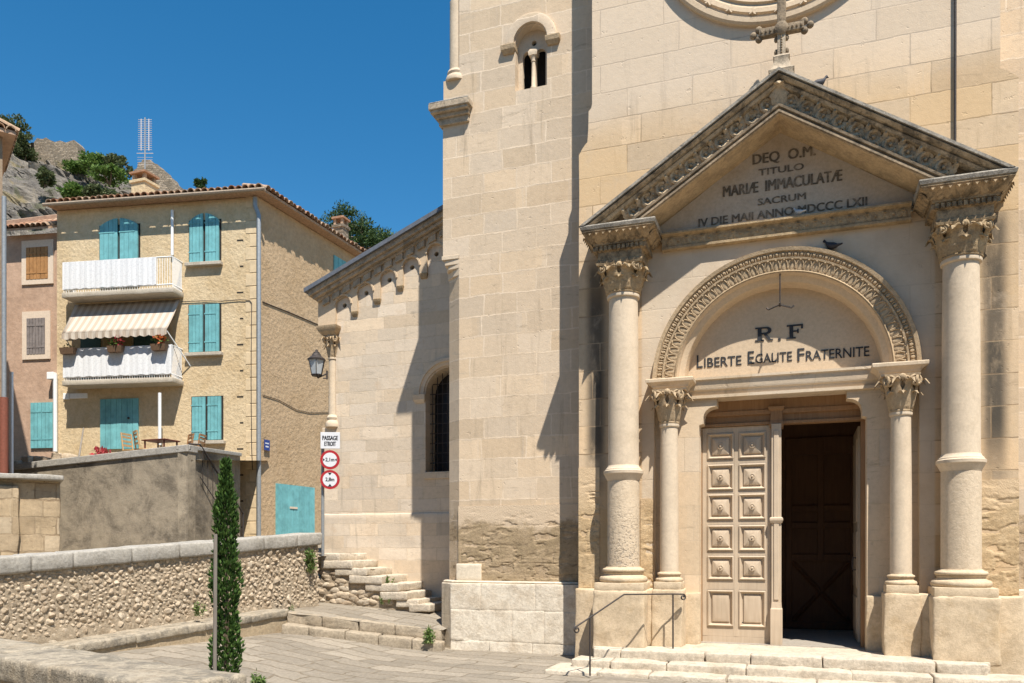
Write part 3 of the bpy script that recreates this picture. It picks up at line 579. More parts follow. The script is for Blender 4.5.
for s in (-1, 1):
    cx = XC + s * BX + (.04 if s > 0 else 0)
    mb = MB(); mb.lathe([(.230, 2.86), (.228, 3.6), (.223, 4.6), (.216, 5.30), (.214, 5.38), (.243, 5.39), (.249, 5.42), (.238, 5.45)], cx, YC, 48)
    sh = mb.build('column', M_SHAFT, CH, smooth=35)
    mb = MB(); mb.lathe([(.240, 1.33), (.238, 2.70)], cx, YC, 48); mb.build('lower_shaft', M_SHAFT_P, sh, smooth=35)
    mb = MB(); mb.lathe([(.242, 2.66), (.252, 2.685), (.272, 2.72), (.285, 2.75), (.295, 2.76), (.298, 2.80), (.275, 2.815), (.272, 2.83), (.245, 2.855), (.233, 2.885)], cx, YC, 48); mb.build('shaft_ring', M_SHAFT, sh, smooth=35)
    mb = MB(); attic_base(mb, cx, YC, 1.13, 1.37, .255, .02); mb.rough(cx - .365, cx + .365, YC - .365, YC + .3, 1.0, 1.14, .07, .012, .003, seed=20 + s); mb.build('base', M_BASE, sh, smooth=40)
    mb = MB(); mb.rough(cx - .385, cx + .385, YC - .385, YC + .3, .15, 1.03, .05, .03, .016, seed=30 + s, fs_=3.6); mb.build('pedestal', M_BASE, sh, smooth=45)
    mb = MB(); capital(mb, cx, YC, 5.44, 5.86, .225, .335); mb.build('capital', M_ORN3, sh, smooth=50)
    # the entablature block on the capital: dentils, leaf-carved cavetto, blackened slab
    mb = MB(); mb.stack(cx, YC, [(5.855, .335, .30), (5.90, .34, .30), (5.91, .325, .29), (6.03, .325, .29), (6.035, .345, .305), (6.04, .36, .31), (6.115, .36, .31), (6.12, .385, .335), (6.15, .39, .34), (6.17, .41, .35), (6.23, .45, .385), (6.29, .525, .45), (6.30, .535, .455), (6.305, .53, .45), (6.33, .53, .45)], yfix=W + .05)
    for k in range(11):
        x = cx + (k - 5) * .066; mb.box(x - .021, x + .021, YC - .342, YC - .30, 6.045, 6.108)
    for k in range(9):
        for sd in (-1, 1):
            y = YC - .29 + k * .066; mb.box(cx + sd * .375 - .02, cx + sd * .375 + .02, y - .021, y + .021, 6.045, 6.108)
    for k in range(9):
        u = (k - 4) / 4; vs, fs = leaf(.11, .17, .5, 3, 4, 7, .2); mb.add(vs, fs, T(cx + u * .40, YC - .355, 6.15) @ RX(radians(38)))
    for k in range(7):
        for sd in (-1, 1):
            vs, fs = leaf(.11, .17, .5, 3, 4, 7, .2); mb.add(vs, fs, T(cx + sd * .415, YC - .28 + k * .085, 6.15) @ RZ(sd * pi / 2) @ RX(radians(38)))
    eb = mb.build('entablature_block', M_ORN, CH, smooth=40)
    mb = MB(); mb.stack(cx, YC, [(6.325, .545, .46), (6.36, .555, .47), (6.375, .56, .475), (6.395, .545, .46)], yfix=W + .04); mb.build('slab', M_CORTOP, eb, bev=.006)
SX = 1.567; SY = 12.18
for s in (-1, 1):
    cx = XC + s * SX
    mb = MB(); mb.lathe([(.138, 1.28), (.136, 2.4), (.126, 3.44), (.142, 3.45), (.148, 3.475), (.14, 3.50)], cx, SY, 36); sc_ = mb.build('column', M_SHAFT, CH, smooth=35)
    mb = MB(); attic_base(mb, cx, SY, 1.14, 1.30, .14, .02); mb.rough(cx - .20, cx + .20, SY - .2, SY + .2, 1.02, 1.15, .06, .01, .003, seed=40 + s); mb.build('base', M_BASE, sc_, smooth=40)
    mb = MB(); mb.rough(cx - .225, cx + .225, SY - .225, SY + .3, .15, 1.04, .05, .022, .012, seed=44 + s, fs_=3.4); mb.build('pedestal', M_BASE, sc_, smooth=45)
    mb = MB(); capital(mb, cx, SY, 3.49, 3.99, .13, .215); mb.build('capital', M_ORN2, sc_, smooth=50)
    mb = MB(); mb.stack(cx - s * .02, 12.42, [(3.985, .235, .33), (4.02, .242, .335), (4.03, .255, .345), (4.06, .27, .355), (4.09, .31, .375), (4.10, .325, .385), (4.108, .345, .395), (4.15, .35, .398), (4.163, .345, .39)], yfix=12.7); mb.build('impost', M_POR, sc_, bev=.004)

# pediment
def za(t): return 8.195 - t / CA
def rake(mb, prof, endz=6.392, dmax=2.775, sides=(-1, 1)):
    for s in sides:
        m = len(prof); vs = []
        for t, y in prof: vs.append((XC, y, za(t)))
        for t, y in prof:
            dx = min(dmax, (za(t) - endz) / TA); vs.append((XC + s * dx, y, za(t) - dx * TA))
        fs = [(k, (k + 1) % m, m + (k + 1) % m, m + k) for k in range(m)] + [tuple(range(m, 2 * m))]; mb.add(vs, fs)
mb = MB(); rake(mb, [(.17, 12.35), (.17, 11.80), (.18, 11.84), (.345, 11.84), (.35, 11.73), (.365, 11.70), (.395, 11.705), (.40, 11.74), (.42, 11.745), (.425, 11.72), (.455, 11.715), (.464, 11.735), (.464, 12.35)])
ped = mb.build('pediment', M_SOOTSHADE, CH, smooth=20)  # recess colour holds painted shade besides soot, so the carving looks deeper
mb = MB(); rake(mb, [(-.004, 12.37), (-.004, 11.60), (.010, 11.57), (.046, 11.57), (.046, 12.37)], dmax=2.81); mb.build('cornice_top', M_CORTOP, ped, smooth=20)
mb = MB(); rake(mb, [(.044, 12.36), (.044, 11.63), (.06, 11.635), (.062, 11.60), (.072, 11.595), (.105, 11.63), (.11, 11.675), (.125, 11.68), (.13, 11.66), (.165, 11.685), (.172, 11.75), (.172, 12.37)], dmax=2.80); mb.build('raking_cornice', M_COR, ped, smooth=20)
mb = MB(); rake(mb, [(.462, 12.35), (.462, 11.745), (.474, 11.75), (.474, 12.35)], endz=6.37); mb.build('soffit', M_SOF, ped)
mb = MB(); rr = random.Random(3)
L = 2.70 / CA; npc = 13
for s in (-1, 1):
    for i in range(npc):
        d = (i + .75) / npc * L * CA
        if za(.25) - d * TA < 6.50: continue
        M = T(XC + s * d, 11.80, za(.258) - d * TA) @ RYm(s * AA + rr.uniform(-.06, .06)) @ Matrix.Scale(1.14, 4)
        ring = [(.072 * cos(2 * pi * q / 14 + .6), -.012 - .02 * sin(pi * q / 12), .078 * sin(2 * pi * q / 14 + .6)) for q in range(13)]
        mb.tube(ring, [.024 + .006 * sin(q * 2.1) for q in range(13)], 6, M)
        for q in range(5):
            vs, fs = leaf(.055, .085, .7, 2, 4, 6, .3); mb.add(vs, fs, M @ RYm(q * 1.26 + rr.uniform(-.3, .3)) @ T(0, -.005, .012) @ RX(radians(12)))
        mb.sphere((0, -.02, 0), (.022, .03, .022), 7, 5, M)
        M2 = T(XC + s * (d + .105), 11.80, za(.258) - (d + .105) * TA) @ RYm(s * AA)
        vs, fs = leaf(.075, .18, .9, 3, 5, 8, .4); mb.add(vs, fs, M2 @ T(0, 0, -.09) @ RX(radians(8 + rr.uniform(-6, 6))))
        for e in (-1, 1): mb.tube([(0, -.01, -.08), (e * .03, -.03, -.06), (e * .045, -.025, -.02)], [.012, .012, .006], 5, M2)
    M = T(XC, 11.77, za(.26))
vs, fs = leaf(.20, .26, .9, 3, 6, 8, .4); mb.add(vs, fs, T(XC, 11.74, za(.26) - .15)); mb.build('carving', M_ORNL, ped, smooth=50)
mb = MB(); mb.plate([(XC - 2.02, 6.30), (XC + 2.02, 6.30), (XC, 7.66)], [], 12.285, 12.33); pty = mb.build('pediment_tympanum', M_PTY, ped)
mb = MB(); mb.extx([(12.33, 6.352), (12.14, 6.352), (12.14, 6.325), (12.17, 6.315), (12.215, 6.30), (12.225, 6.16), (12.20, 6.155), (12.20, 6.12), (12.24, 6.11), (12.33, 6.11)], XC - 1.68, XC + 1.70)
for i in range(30):
    x = XC - 1.60 + i * .112; vs, fs = leaf(.07, .12, .5, 3, 4, 6, .3); mb.add(vs, fs, T(x, 12.222, 6.17) @ RYm(.5 * (-1) ** i)); mb.sphere((x + .056, 12.215, 6.235), (.022, .016, .022), 6, 4)
mb.build('carved_band', M_ORN3, ped, smooth=40)
mb = MB(); q = (690, 135, 5.12, 12.282)
tline(mb, 'DEQ  O.M.', 322, 642, 152, 50, *q, bold=.045); tline(mb, 'TITULO', 352, 582, 209, 32, *q, bold=.045); tline(mb, 'MARIÆ  IMMACULATÆ', 170, 778, 318, 53, *q, bold=.045); tline(mb, 'SACRUM', 348, 593, 361, 33, *q, bold=.045); tline(mb, 'IV DIE MAII ANNO MDCCC LXII', 45, 906, 470, 39, *q, bold=.045)
mb.build('inscription', M_LET2, pty)
# cross on the apex
cz = 8.16; cy_ = 11.85; cxm = XC + .03
mb = MB(); mb.stack(cxm, cy_, [(8.02, .20, .16), (8.2, .15, .13), (8.24, .17, .14), (8.27, .13, .11), (8.40, .09, .08), (8.44, .11, .09), (8.47, .075, .07)]); mb.rough(cxm - .055, cxm + .055, cy_ - .06, cy_ + .06, 8.45, 9.32, .06, .012, .003, 50)
crs = mb.build('roof_cross', M_GAB, CH, smooth=40)
mb = MB(); mb.rough(cxm - .30, cxm + .30, cy_ - .055, cy_ + .055, 8.78, 8.89, .06, .012, .004, 51); mb.rough(cxm - .058, cxm + .058, cy_ - .068, cy_ + .05, 8.9, 9.30, .06, .012, .003, 52)
for (x, z, ax) in ((cxm - .30, 8.835, 'l'), (cxm + .30, 8.835, 'r'), (cxm, 9.32, 't')):
    for e, f in ((0, .075), (-.065, 0), (.065, 0)):
        dx, dz = (e, f) if ax == 't' else ((f if ax == 'r' else -f), e)
        mb.sphere((x + dx, cy_, z + dz), (.05, .045, .05), 10, 6)
mb.lathe([(.03, -.03), (.085, -.02), (.09, .01), (.04, .04)], seg=12, M=T(cxm, cy_ - .07, 8.835) @ RX(pi / 2))
for k in range(10): mb.sphere((cxm - .26 + k * .058, cy_ - .056, 8.835), (.018, .018, .022), 6, 4)
for k in range(8): mb.sphere((cxm, cy_ - .062, 8.50 + k * .035), (.014, .016, .012), 6, 4)
for e in (-1, 1):
    for z in (8.54, 8.72): mb.sphere((cxm + e * .07, cy_, z), (.03, .03, .045), 8, 5)
mb.build('cross_arms', M_SOOTSHADE, crs, smooth=40)
# rose window
RCX, RCZ = XC - .03, 11.02
mb = MB(); mb.arc([(1.82, W + .02), (1.82, 12.235), (1.79, 12.21), (1.72, 12.21), (1.70, 12.245), (1.67, 12.245), (1.65, 12.215), (1.58, 12.225), (1.56, 12.24), (1.52, 12.25), (1.50, 12.22), (1.45, 12.23), (1.43, 12.285), (1.38, 12.28), (1.36, 12.26), (1.31, 12.28), (1.29, 12.33), (1.27, 12.5)], RCX, RCZ, 0, 2 * pi, 96)
for i in range(30):
    a = 2 * pi * (i + .5) / 30; vs, fs = leaf(.10, .11, .6, 2, 4, 6, .3); mb.add(vs, fs, T(RCX + 1.615 * cos(a), 12.23, RCZ + 1.615 * sin(a)) @ RYm(pi / 2 - a) @ T(0, 0, -.05))
rose = mb.build('rose_window', M_TYM, CH, smooth=28)
mb = MB(); mb.plate([(RCX + 1.34 * cos(2 * pi * i / 64), RCZ + 1.34 * sin(2 * pi * i / 64)) for i in range(64)], [], 12.292, 12.34); mb.build('window_glass', M_GLASSD, rose)
mb = MB()
for k in range(8):
    a = 2 * pi * k / 8; mb.tube([(RCX + .25 * cos(a), 12.28, RCZ + .25 * sin(a)), (RCX + 1.3 * cos(a), 12.28, RCZ + 1.3 * sin(a))], .045, 8)
mb.arc([(.20, 12.30), (.20, 12.25), (.30, 12.25), (.30, 12.30)], RCX, RCZ, 0, 2 * pi, 32); mb.build('tracery', M_ORN2, rose, smooth=40)
# lightning conductor
cxr = fx(955, 12.27); mb = MB(); mb.tube([(cxr, 12.265, 12.5), (cxr + .005, 12.262, 9.5), (cxr, 12.265, 7.02)], .016, 8); mb.build('lightning_conductor', M_IRON, CH, smooth=60)

# door, frame and the dim lobby behind
YD = 12.72
mb = MB(); DL, DR = XC - 1.18, XC + 1.18
mb.box(DL, DR, YD, 12.9, 3.72, 3.93); mb.box(DL, DR, YD - .02, 12.9, 3.66, 3.725); mb.box(DL, DR, YD + .03, 12.9, 3.54, 3.665); mb.box(DL, DR, YD - .015, 12.88, 3.50, 3.545)
mb.box(DL - .1, DL + .035, YD + .01, 12.9, .1, 3.52); mb.box(DR - .075, DR + .1, YD + .01, 12.9, .1, 3.52)
mx_ = XC - .06
mb.stack(mx_, 12.74, [(3.44, .095, .06), (3.50, .10, .07), (3.56, .085, .05), (3.70, .085, .05), (3.72, .11, .08), (3.76, .12, .09)], yfix=12.89)
fr = mb.build('door_frame', M_DOORD, CH, bev=.006)
leafx0, leafx1 = DL + .035, mx_ - .075
mb = MB(); mb.box(leafx0, leafx1, 12.77, 12.83, .30, 3.50); mb.box(leafx0, leafx1, 12.74, 12.83, .205, .30)
zr = [(y1, y0) for y0, y1 in ((432.6, 458.8), (463.8, 490), (493.8, 519.8), (525, 551), (555.6, 580.2), (590.2, 627))]
zr = [(fz(737, a, 12.74), fz(737, b, 12.74)) for a, b in zr]
cw = (leafx1 - leafx0); cols_ = [(leafx0 + .075, leafx0 + cw / 2 - .035), (leafx0 + cw / 2 + .035, leafx1 - .075)]
ed = [.30] + [v for z in reversed(zr) for v in z] + [3.495]
for i in range(0, len(ed), 2): mb.box(leafx0 + .002, leafx1 - .002, 12.74, 12.79, ed[i], ed[i + 1])
for a, b in ((leafx0 + .001, cols_[0][0]), (cols_[0][1], cols_[1][0]), (cols_[1][1], leafx1 - .001)): mb.box(a, b, 12.737, 12.79, .301, 3.494)
dleaf = mb.build('door', M_DOOR, CH, bev=.004)
for (a, b) in cols_:
    for k, (z0, z1) in enumerate(zr):
        cx, cz2 = (a + b) / 2, (z0 + z1) / 2; hw, hh = (b - a) / 2, (z1 - z0) / 2; mb = MB()
        def rect(i, y): return [(cx - hw + i, y, cz2 - hh + i), (cx + hw - i, y, cz2 - hh + i), (cx + hw - i, y, cz2 + hh - i), (cx - hw + i, y, cz2 + hh - i)]
        rings = [rect(0, 12.725), rect(.02, 12.715), rect(.035, 12.735), rect(.05, 12.765), rect(.07, 12.768), rect(.075, 12.745), rect(.09, 12.74)] + ([rect(hw - .05, 12.72)] if k < 5 else [rect(.14, 12.735)])
        vs = [p for r_ in rings for p in r_]; fs = [(i * 4 + j, i * 4 + (j + 1) % 4, i * 4 + 4 + (j + 1) % 4, i * 4 + 4 + j) for i in range(len(rings) - 1) for j in range(4)]; e = len(vs) - 4; fs.append((e, e + 1, e + 2, e + 3)); mb.add(vs, fs)
        if k < 5: mb.lathe([(.05, 0), (.048, .012), (.034, .015), (.03, .008), (.018, .01), (.012, .025), (.002, .028)], seg=16, M=T(cx, 12.722, cz2) @ RX(pi / 2))
        mb.build('panel', M_DOOR, dleaf, smooth=20)
mb = MB(); mb.lathe([(.012, 0), (.012, .006), (.002, .006)], seg=10, M=T(cols_[1][0] + .06, 12.74, .52) @ RX(pi / 2)); mb.build('keyhole', M_IRON, dleaf)
mb = MB(); mb.stack(mx_, 12.7, [(.205, .085, .07), (.74, .085, .07), (.76, .075, .06), (.84, .07, .055)], yfix=12.8); mb.box(mx_ - .07, mx_ + .07, 12.66, 12.8, .84, 3.50); mb.box(mx_ - .035, mx_ + .035, 12.645, 12.67, .88, 3.40)
mb.stack(mx_, 12.7, [(2.02, .08, .06), (2.06, .095, .075), (2.09, .095, .075), (2.11, .08, .06)], yfix=12.8); mb.build('mullion', M_DOOR, dleaf, bev=.005)
# right leaf folded back into the lobby
mb = MB(); xo = DR - .09
mb.box(xo, xo + .055, 13.20, 14.28, .23, 3.48)
for z0, z1 in ((.35, .9), (1.05, 1.9), (2.05, 3.3)): mb.box(xo - .014, xo + .01, 13.32, 14.15, z0, z1)
od = mb.build('open_door', M_DOOR, CH, bev=.005); od['label'] = 'right door leaf standing open inwards'
mb = MB(); mb.tube([(xo - .02, 13.30, 1.50), (xo - .06, 13.30, 1.50), (xo - .07, 13.30, 1.45), (xo - .07, 13.30, 1.36), (xo - .06, 13.30, 1.32), (xo - .02, 13.30, 1.32)], .012, 6); mb.build('handle', M_IRON, od)
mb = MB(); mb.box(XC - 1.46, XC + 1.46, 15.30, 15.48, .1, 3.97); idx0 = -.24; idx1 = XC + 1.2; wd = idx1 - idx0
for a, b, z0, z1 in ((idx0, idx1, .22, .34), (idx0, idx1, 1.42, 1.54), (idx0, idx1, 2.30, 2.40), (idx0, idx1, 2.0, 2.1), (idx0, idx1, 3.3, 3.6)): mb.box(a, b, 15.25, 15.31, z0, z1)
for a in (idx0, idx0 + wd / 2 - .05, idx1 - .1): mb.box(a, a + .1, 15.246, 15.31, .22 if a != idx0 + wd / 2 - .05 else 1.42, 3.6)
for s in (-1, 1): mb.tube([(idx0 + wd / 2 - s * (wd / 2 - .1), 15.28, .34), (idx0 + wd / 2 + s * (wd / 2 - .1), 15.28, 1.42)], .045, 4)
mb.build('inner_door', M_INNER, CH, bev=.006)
mb = MB(); mb.box(XC - 1.455, XC + 1.455, 12.6, 15.49, -.4, .212); mb.build('lobby_floor', plain_stone('lobby_floor_stone', (.34, .30, .25)), CH)

# entrance steps
es = thing('entrance_steps', 'two worn pale stone steps in front of the church portal', 'steps', (XC, 11.3, 0))
mb = MB(); mb.rough(XC - 1.20, XC + 1.20, 11.62, 12.98, -.2, .205, .12, .01, .004, 60)
mb.rough(-2.86, XC - 1.19, 11.62, 12.4, -.2, .203, .12, .01, .004, 61); mb.rough(XC + 1.19, 2.26, 11.62, 12.4, -.2, .203, .12, .01, .004, 62); mb.build('threshold', M_STEP, es, smooth=45)
cu = [-2.82, -2.42, -1.24, -.63, .28, 1.62, 2.20]
for k in range(6):
    mb = MB(); mb.rough(cu[k] + .006, cu[k + 1] - .006, 11.42 + .02 * rnd.random(), 11.66, .045, .20 + .008 * rnd.random(), .05, .017, .012, 64 + k); mb.build('step_stone', M_STEP, es, smooth=50)
cu = [-3.06, -2.50, -1.72, -.68, .62, 1.55, 2.75]
for k in range(6):
    mb = MB(); mb.rough(cu[k] + .006, cu[k + 1] - .006, 11.10 + .02 * rnd.random(), 11.60, -.22, .068 + .008 * rnd.random(), .05, .017, .013, 74 + k); mb.build('step_stone', M_STEP, es, smooth=50)
cu = [-3.35, -2.6, -1.9, -.9, .2, 1.3, 2.6, 3.6]
for k in range(7):
    mb = MB(); mb.rough(cu[k] + .008, cu[k + 1] - .008, 10.72 + .1 * rnd.random(), 11.5, -.3, -.035 + .012 * rnd.random(), .09, .02, .01, 84 + k); mb.build('kerb_stone', M_STEP, es, smooth=50)

TWM = Matrix.Translation((-.114, .25, -.034)) @ T(-5.75, 12.65, -.1) @ Matrix.Scale(1.0198, 4) @ T(5.75, -12.65, .1)
# tower left of the front, with chamfered corner and little twin window
TX0, TX1, TY = -5.75, -3.10, 12.65
wcx = (fx(519.5, 12.65) + fx(546, 12.65)) / 2 - .03; whw = .275; wz0 = 9.21; wzs = 9.985
mb = MB()
mb.plate([(-5.45, -.4), (TX1, -.4), (TX1, 12.9), (-4.75, 12.9), (-5.45, 11.05)], [archpts(wcx, whw, wz0, wzs, 20)], TY, TY + .26)
mb.box(-5.45, wcx - .5, TY + .26, 16., -.4, 9.7); mb.box(wcx - .5, TX1, TY + 1.0, 16., -.4, 11); mb.box(wcx - .5, TX1, TY + .262, TY + 1.0, -.4, 9.0)
mb.box(wcx + .5, TX1, TY + .264, TY + 1.0, 9.0, 11)
def prism(mb, poly, z0, z1, z2=None):
    n = len(poly); mb.add([(x, y, z0) for x, y in poly] + [(x, y, z1) for x, y in poly], [(i, (i + 1) % n, n + (i + 1) % n, n + i) for i in range(n)] + [tuple(range(n - 1, -1, -1)), tuple(range(n, 2 * n))])
prism(mb, [(-5.45, TY), (-5.72, TY + .20), (-5.75, TY + .30), (-5.75, 16.), (-5.45, 16.)], 1.0, 6.62)
prism(mb, [(-5.45, TY), (-5.75, TY), (-5.75, 16.), (-5.45, 16.)], 6.62, 9.0)
prism(mb, [(-5.45, TY), (-5.74, TY), (-5.74, 16.), (-5.45, 16.)], 9.0, 9.62)
prism(mb, [(-5.44, TY + .2), (-5.60, TY + .2), (-5.60, TY + .5), (-5.44, TY + .5)], 9.62, 10.9)
tw = mb.build('tower', M_TOW, CH, M=TWM)
mb = MB(); pl = [(-5.56, TY - .12), (-5.80, TY + .06), (-5.84, TY + .16), (-5.84, 14.9), (-3.2, 14.9), (-3.2, TY - .12)]
prism(mb, pl, -.5, 1.06); c0 = [(a * .99 - .055, b) for a, b in pl]; prism(mb, [(-5.55, TY - .085), (-5.78, TY + .08), (-5.81, TY + .18), (-5.81, 14.9), (-3.2, 14.9), (-3.2, TY - .085)], 1.058, 1.10); mb.build('tower_plinth', M_PLINTH, tw, bev=.02, M=TWM)
rp = random.Random(31)
for k, (z0, z1, cs) in enumerate(((-.45, .10, (-5.55, -4.85, -4.1, -3.22)), (.105, .62, (-5.55, -4.45, -3.9, -3.22)), (.625, 1.055, (-5.55, -5.0, -4.05, -3.22)))):
    for a, b in zip(cs, cs[1:]): mb = MB(); mb.rough(a + .001, b - .001, TY - .142 + .004 * rp.random(), TY + .02, z0 - .003, z1 + .003, .04, .004, .006, 190 + k * 5 + int(-a * 3)); mb.build('plinth_block', M_PLB, tw, smooth=45, M=TWM)
mb = MB()
for k, (z0, z1, e) in enumerate(((6.56, 6.63, 1.06), (6.47, 6.56, .9), (6.40, 6.47, .7), (6.28, 6.40, .45))): prism(mb, [(-5.45, TY - .001 - .01 * (k == 0)), (-5.45 - .30 * e, TY - .001 - .01 * (k == 0) + .22 * (1 - e) * .5), (-5.75 - .01 * (k == 0), TY + .3 - .2 * e), (-5.75 - .01 * (k == 0), TY + .32)], z0, z1)
mb.build('corner_bracket', M_SHAFT, tw, bev=.006, M=TWM)
mb = MB(); yb = 15.0
for z0, z1, o, xr in ((9.07, 9.17, .19, -5.20), (9.02, 9.075, .165, -5.23), (8.95, 9.025, .10, -5.24), (8.84, 8.955, .055, -5.26)): prism(mb, [(xr, TY + .02), (xr, TY - o), (-5.75 - o, TY - o), (-5.75 - o, yb), (-5.5, yb)], z0, z1)
mb.build('corner_cornice', M_GAB, tw, bev=.012, M=TWM)
mb = MB(); prism(mb, [(-5.21, TY + .02), (-5.21, TY - .185), (-5.935, TY - .185), (-5.935, yb), (-5.5, yb)], 9.165, 9.195); mb.build('cornice_top', M_CORTOP, tw, bev=.01, M=TWM)
mb = MB(); mb.lathe([(.19, 9.61), (.195, 9.65), (.175, 9.70), (.15, 9.72), (.165, 9.76), (.15, 9.80), (.122, 9.82), (.118, 11.0)], -5.545, TY + .12, 28); mb.build('corner_column', M_SHAFT, tw, smooth=35, M=TWM)
mb = MB(); mb.arc([(.29, TY + .02), (.29, TY - .05), (.40, TY - .06), (.435, TY - .05), (.445, TY + .02)], wcx, wzs, -.05, pi + .05, 32)
win = mb.build('window', M_TOW, tw, smooth=30, M=TWM)
for s in (-1, 1): mb = MB(); mb.stack(wcx + s * .385, TY, [(wzs - .15, .09, .03), (wzs - .09, .12, .075), (wzs - .02, .125, .085), (wzs - .01, .12, .08)], yfix=TY + .1); mb.build('impost', M_ORN2, win, bev=.005, M=TWM)
mb = MB(); lan = lambda c: archpts(c, .085, wz0 - .001, wzs - .12, 12)
yy = TY + .17
mb.plate([(wcx - .30, wz0 - .02), (wcx + .30, wz0 - .02), (wcx + .30, wzs + .3), (wcx - .30, wzs + .3)], [archpts(wcx - .115, .085, wz0 + .04, wzs - .14, 12), archpts(wcx + .115, .085, wz0 + .04, wzs - .14, 12), [(wcx + .045 * cos(2 * pi * i / 12), wzs + .06 + .045 * sin(2 * pi * i / 12)) for i in range(12)]], yy, yy + .08); mb.build('twin_arch', M_SHAFT, win, M=TWM)
mb = MB(); mb.lathe([(.055, wz0 + .04), (.058, wz0 + .07), (.035, wz0 + .10), (.03, wz0 + .50), (.04, wz0 + .51), (.036, wz0 + .53), (.055, wz0 + .59), (.065, wz0 + .60)], wcx, yy - .03, 16); mb.stack(wcx, yy - .02, [(wz0 + .60, .07, .06), (wz0 + .66, .08, .07), (wz0 + .71, .05, .05)]); mb.build('window_column', M_SHAFT, win, smooth=40, M=TWM)
mb = MB(); mb.box(wcx - .3, wcx + .3, yy + .3, yy + .32, wz0 - .1, wzs + .4); mb.build('window_recess', M_DARK, win, M=TWM)
# tower right of the front
mb = MB(); mb.box(2.60, 5.3, 12.90, 16., -.5, 12.9); rt = mb.build('tower', M_TOW, CH); mb = MB(); mb.box(2.62, 5.38, 12.76, 14., -.5, 1.08); mb.build('tower_plinth', M_PLINTH, rt, bev=.02)

def eroded(name, x0, x1, zs, y, depth, m, parent, seed, bl=.6, res=.013, M=None):
    nx, nz = int((x1 - x0) / res), int((zs[-1] - zs[0]) / res); vs = []; r = random.Random(seed); rows = []
    for k in range(len(zs) - 1):
        cs = [x0 - r.random() * bl]
        while cs[-1] < x1: cs.append(cs[-1] + bl * r.uniform(.6, 1.35))
        rows.append((cs, [r.random() for _ in cs]))
    off = Vector((seed * 5.1, 0, seed * 2.3))
    for j in range(nz + 1):
        z = lerp(zs[0], zs[-1], j / nz); k = max(i for i in range(len(zs) - 1) if z >= zs[i] - 1e-6); cs, rv = rows[k]
        for i in range(nx + 1):
            x = lerp(x0, x1, i / nx); wob = .012 * noise.noise(Vector((x * 6, 0, z * 6)) + off); b = max(q for q in range(len(cs)) if cs[q] <= x + 1e-9)
            jd = min(abs(z + wob - zs[k]), abs(zs[k + 1] - z - wob), abs(x + wob - cs[b]), abs(cs[b + 1] - x - wob) if b + 1 < len(cs) else 1)
            p = Vector((x * 5.5, 0, z * 15)) + off; e = .25 + .75 * rv[b] ** 1.3
            f = noise.fractal(p, 1., 2.1, 6); cav = sm(.12, .42, noise.fractal(p * .62 + Vector((3, 1, 0)), 1., 2.2, 4))
            d = depth * e * (.22 * max(0, f + .3) + .85 * cav + .12 * abs(noise.noise(p * 3.1))) + .011 * (1 - sm(0, .016, jd)) * sm(-.25, .3, noise.noise(Vector((x * 3, 1, z * 3)) + off))
            d *= sm(.02, .5, zs[-1] - z + .22 * noise.noise(Vector((x * 3, 0, z * 2)) + off)); edge = sm(0, .10, x - x0)
            vs.append((x, y + d * (.25 + .75 * edge), z))
    mb = MB(); mb.add(vs, [(j * (nx + 1) + i, j * (nx + 1) + i + 1, (j + 1) * (nx + 1) + i + 1, (j + 1) * (nx + 1) + i) for j in range(nz) for i in range(nx)])
    n = len(mb.v); mb.box(x0, x1, y + depth * 1.6 + .02, y + depth * 1.6 + .05, zs[0], zs[-1]); mb.hexa([(x0, y + .004, zs[-1] - .02), (x1, y + .004, zs[-1] - .02), (x1, y + .2, zs[-1] - .02), (x0, y + .2, zs[-1] - .02)], [(x0, y + .004, zs[-1]), (x1, y + .004, zs[-1]), (x1, y + .2, zs[-1]), (x0, y + .2, zs[-1])])
    return mb.build(name, m, parent, smooth=60, M=M)
def eromat(name, a, b, dk, top=None, z0=2.0, z1=2.4):
    t = NT(name, .95, .1); n = t.noise(3.2, 7, .72); n2 = t.noise(18, 6, .75); sv = t.N('Mapping', {0: t.pos(), 3: (1., 1., 2.2)}).outputs[0]
    c = t.mix(t.ss(.36, .62, n), a, b); c = t.mix(t.M('MULTIPLY', t.ss(.5, .66, t.noise(4.2, 8, .8, sv, .6)), .75), c, dk); c = t.mix(1., c, t.ramp(n2, [(.25, (.7,) * 3), (.6, (1.08,) * 3)]), 'MULTIPLY')
    if top: c = t.mix(t.ss(z0, z1, t.M('ADD', t.xyz()[2], t.M('MULTIPLY', t.M('SUBTRACT', t.noise(2.2, 6, .7), .5), 1.1))), c, top)
    t.col(c); t.bump(t.M('ADD', n2, t.noise(60, 4)), .5, .015); return t.m
M_ERO = eromat('eroded_brown_stone', (.42, .315, .20), (.32, .24, .145), (.15, .11, .07), (.58, .455, .32), 1.95, 2.2); M_ERO2 = eromat('eroded_ochre_stone', (.56, .42, .255), (.47, .34, .195), (.30, .215, .12), (.60, .45, .285), 2.1, 2.6)
eroded('eroded_courses', -5.46, -3.24, [1.09, 1.40, 1.70, 2.02, 2.36], TY - .012, .034, M_ERO, tw, 1, M=TWM)
mb = MB(); mb.rough(fx(456, 12.6), fx(481, 12.6), TY - .045, TY + .1, 1.10, 1.385, .05, .012, .004, 180); mb.build('replaced_block', M_PLINTH, tw, smooth=45, M=TWM)
eroded('eroded_courses', -3.265, -2.93, [1.02, 1.36, 1.75, 2.14, 2.52, 2.9], W - .011, .024, M_ERO2, wall, 4, .5); eroded('eroded_courses', 2.20, 2.72, [1.02, 1.36, 1.75, 2.14, 2.56], W - .011, .024, M_ERO2, wall, 5, .7)
eroded('eroded_courses', XC - 2.02, XC - 1.815, [1.05, 1.5, 2.0, 2.4], W - .011, .024, M_ERO2, wall, 6, .5)

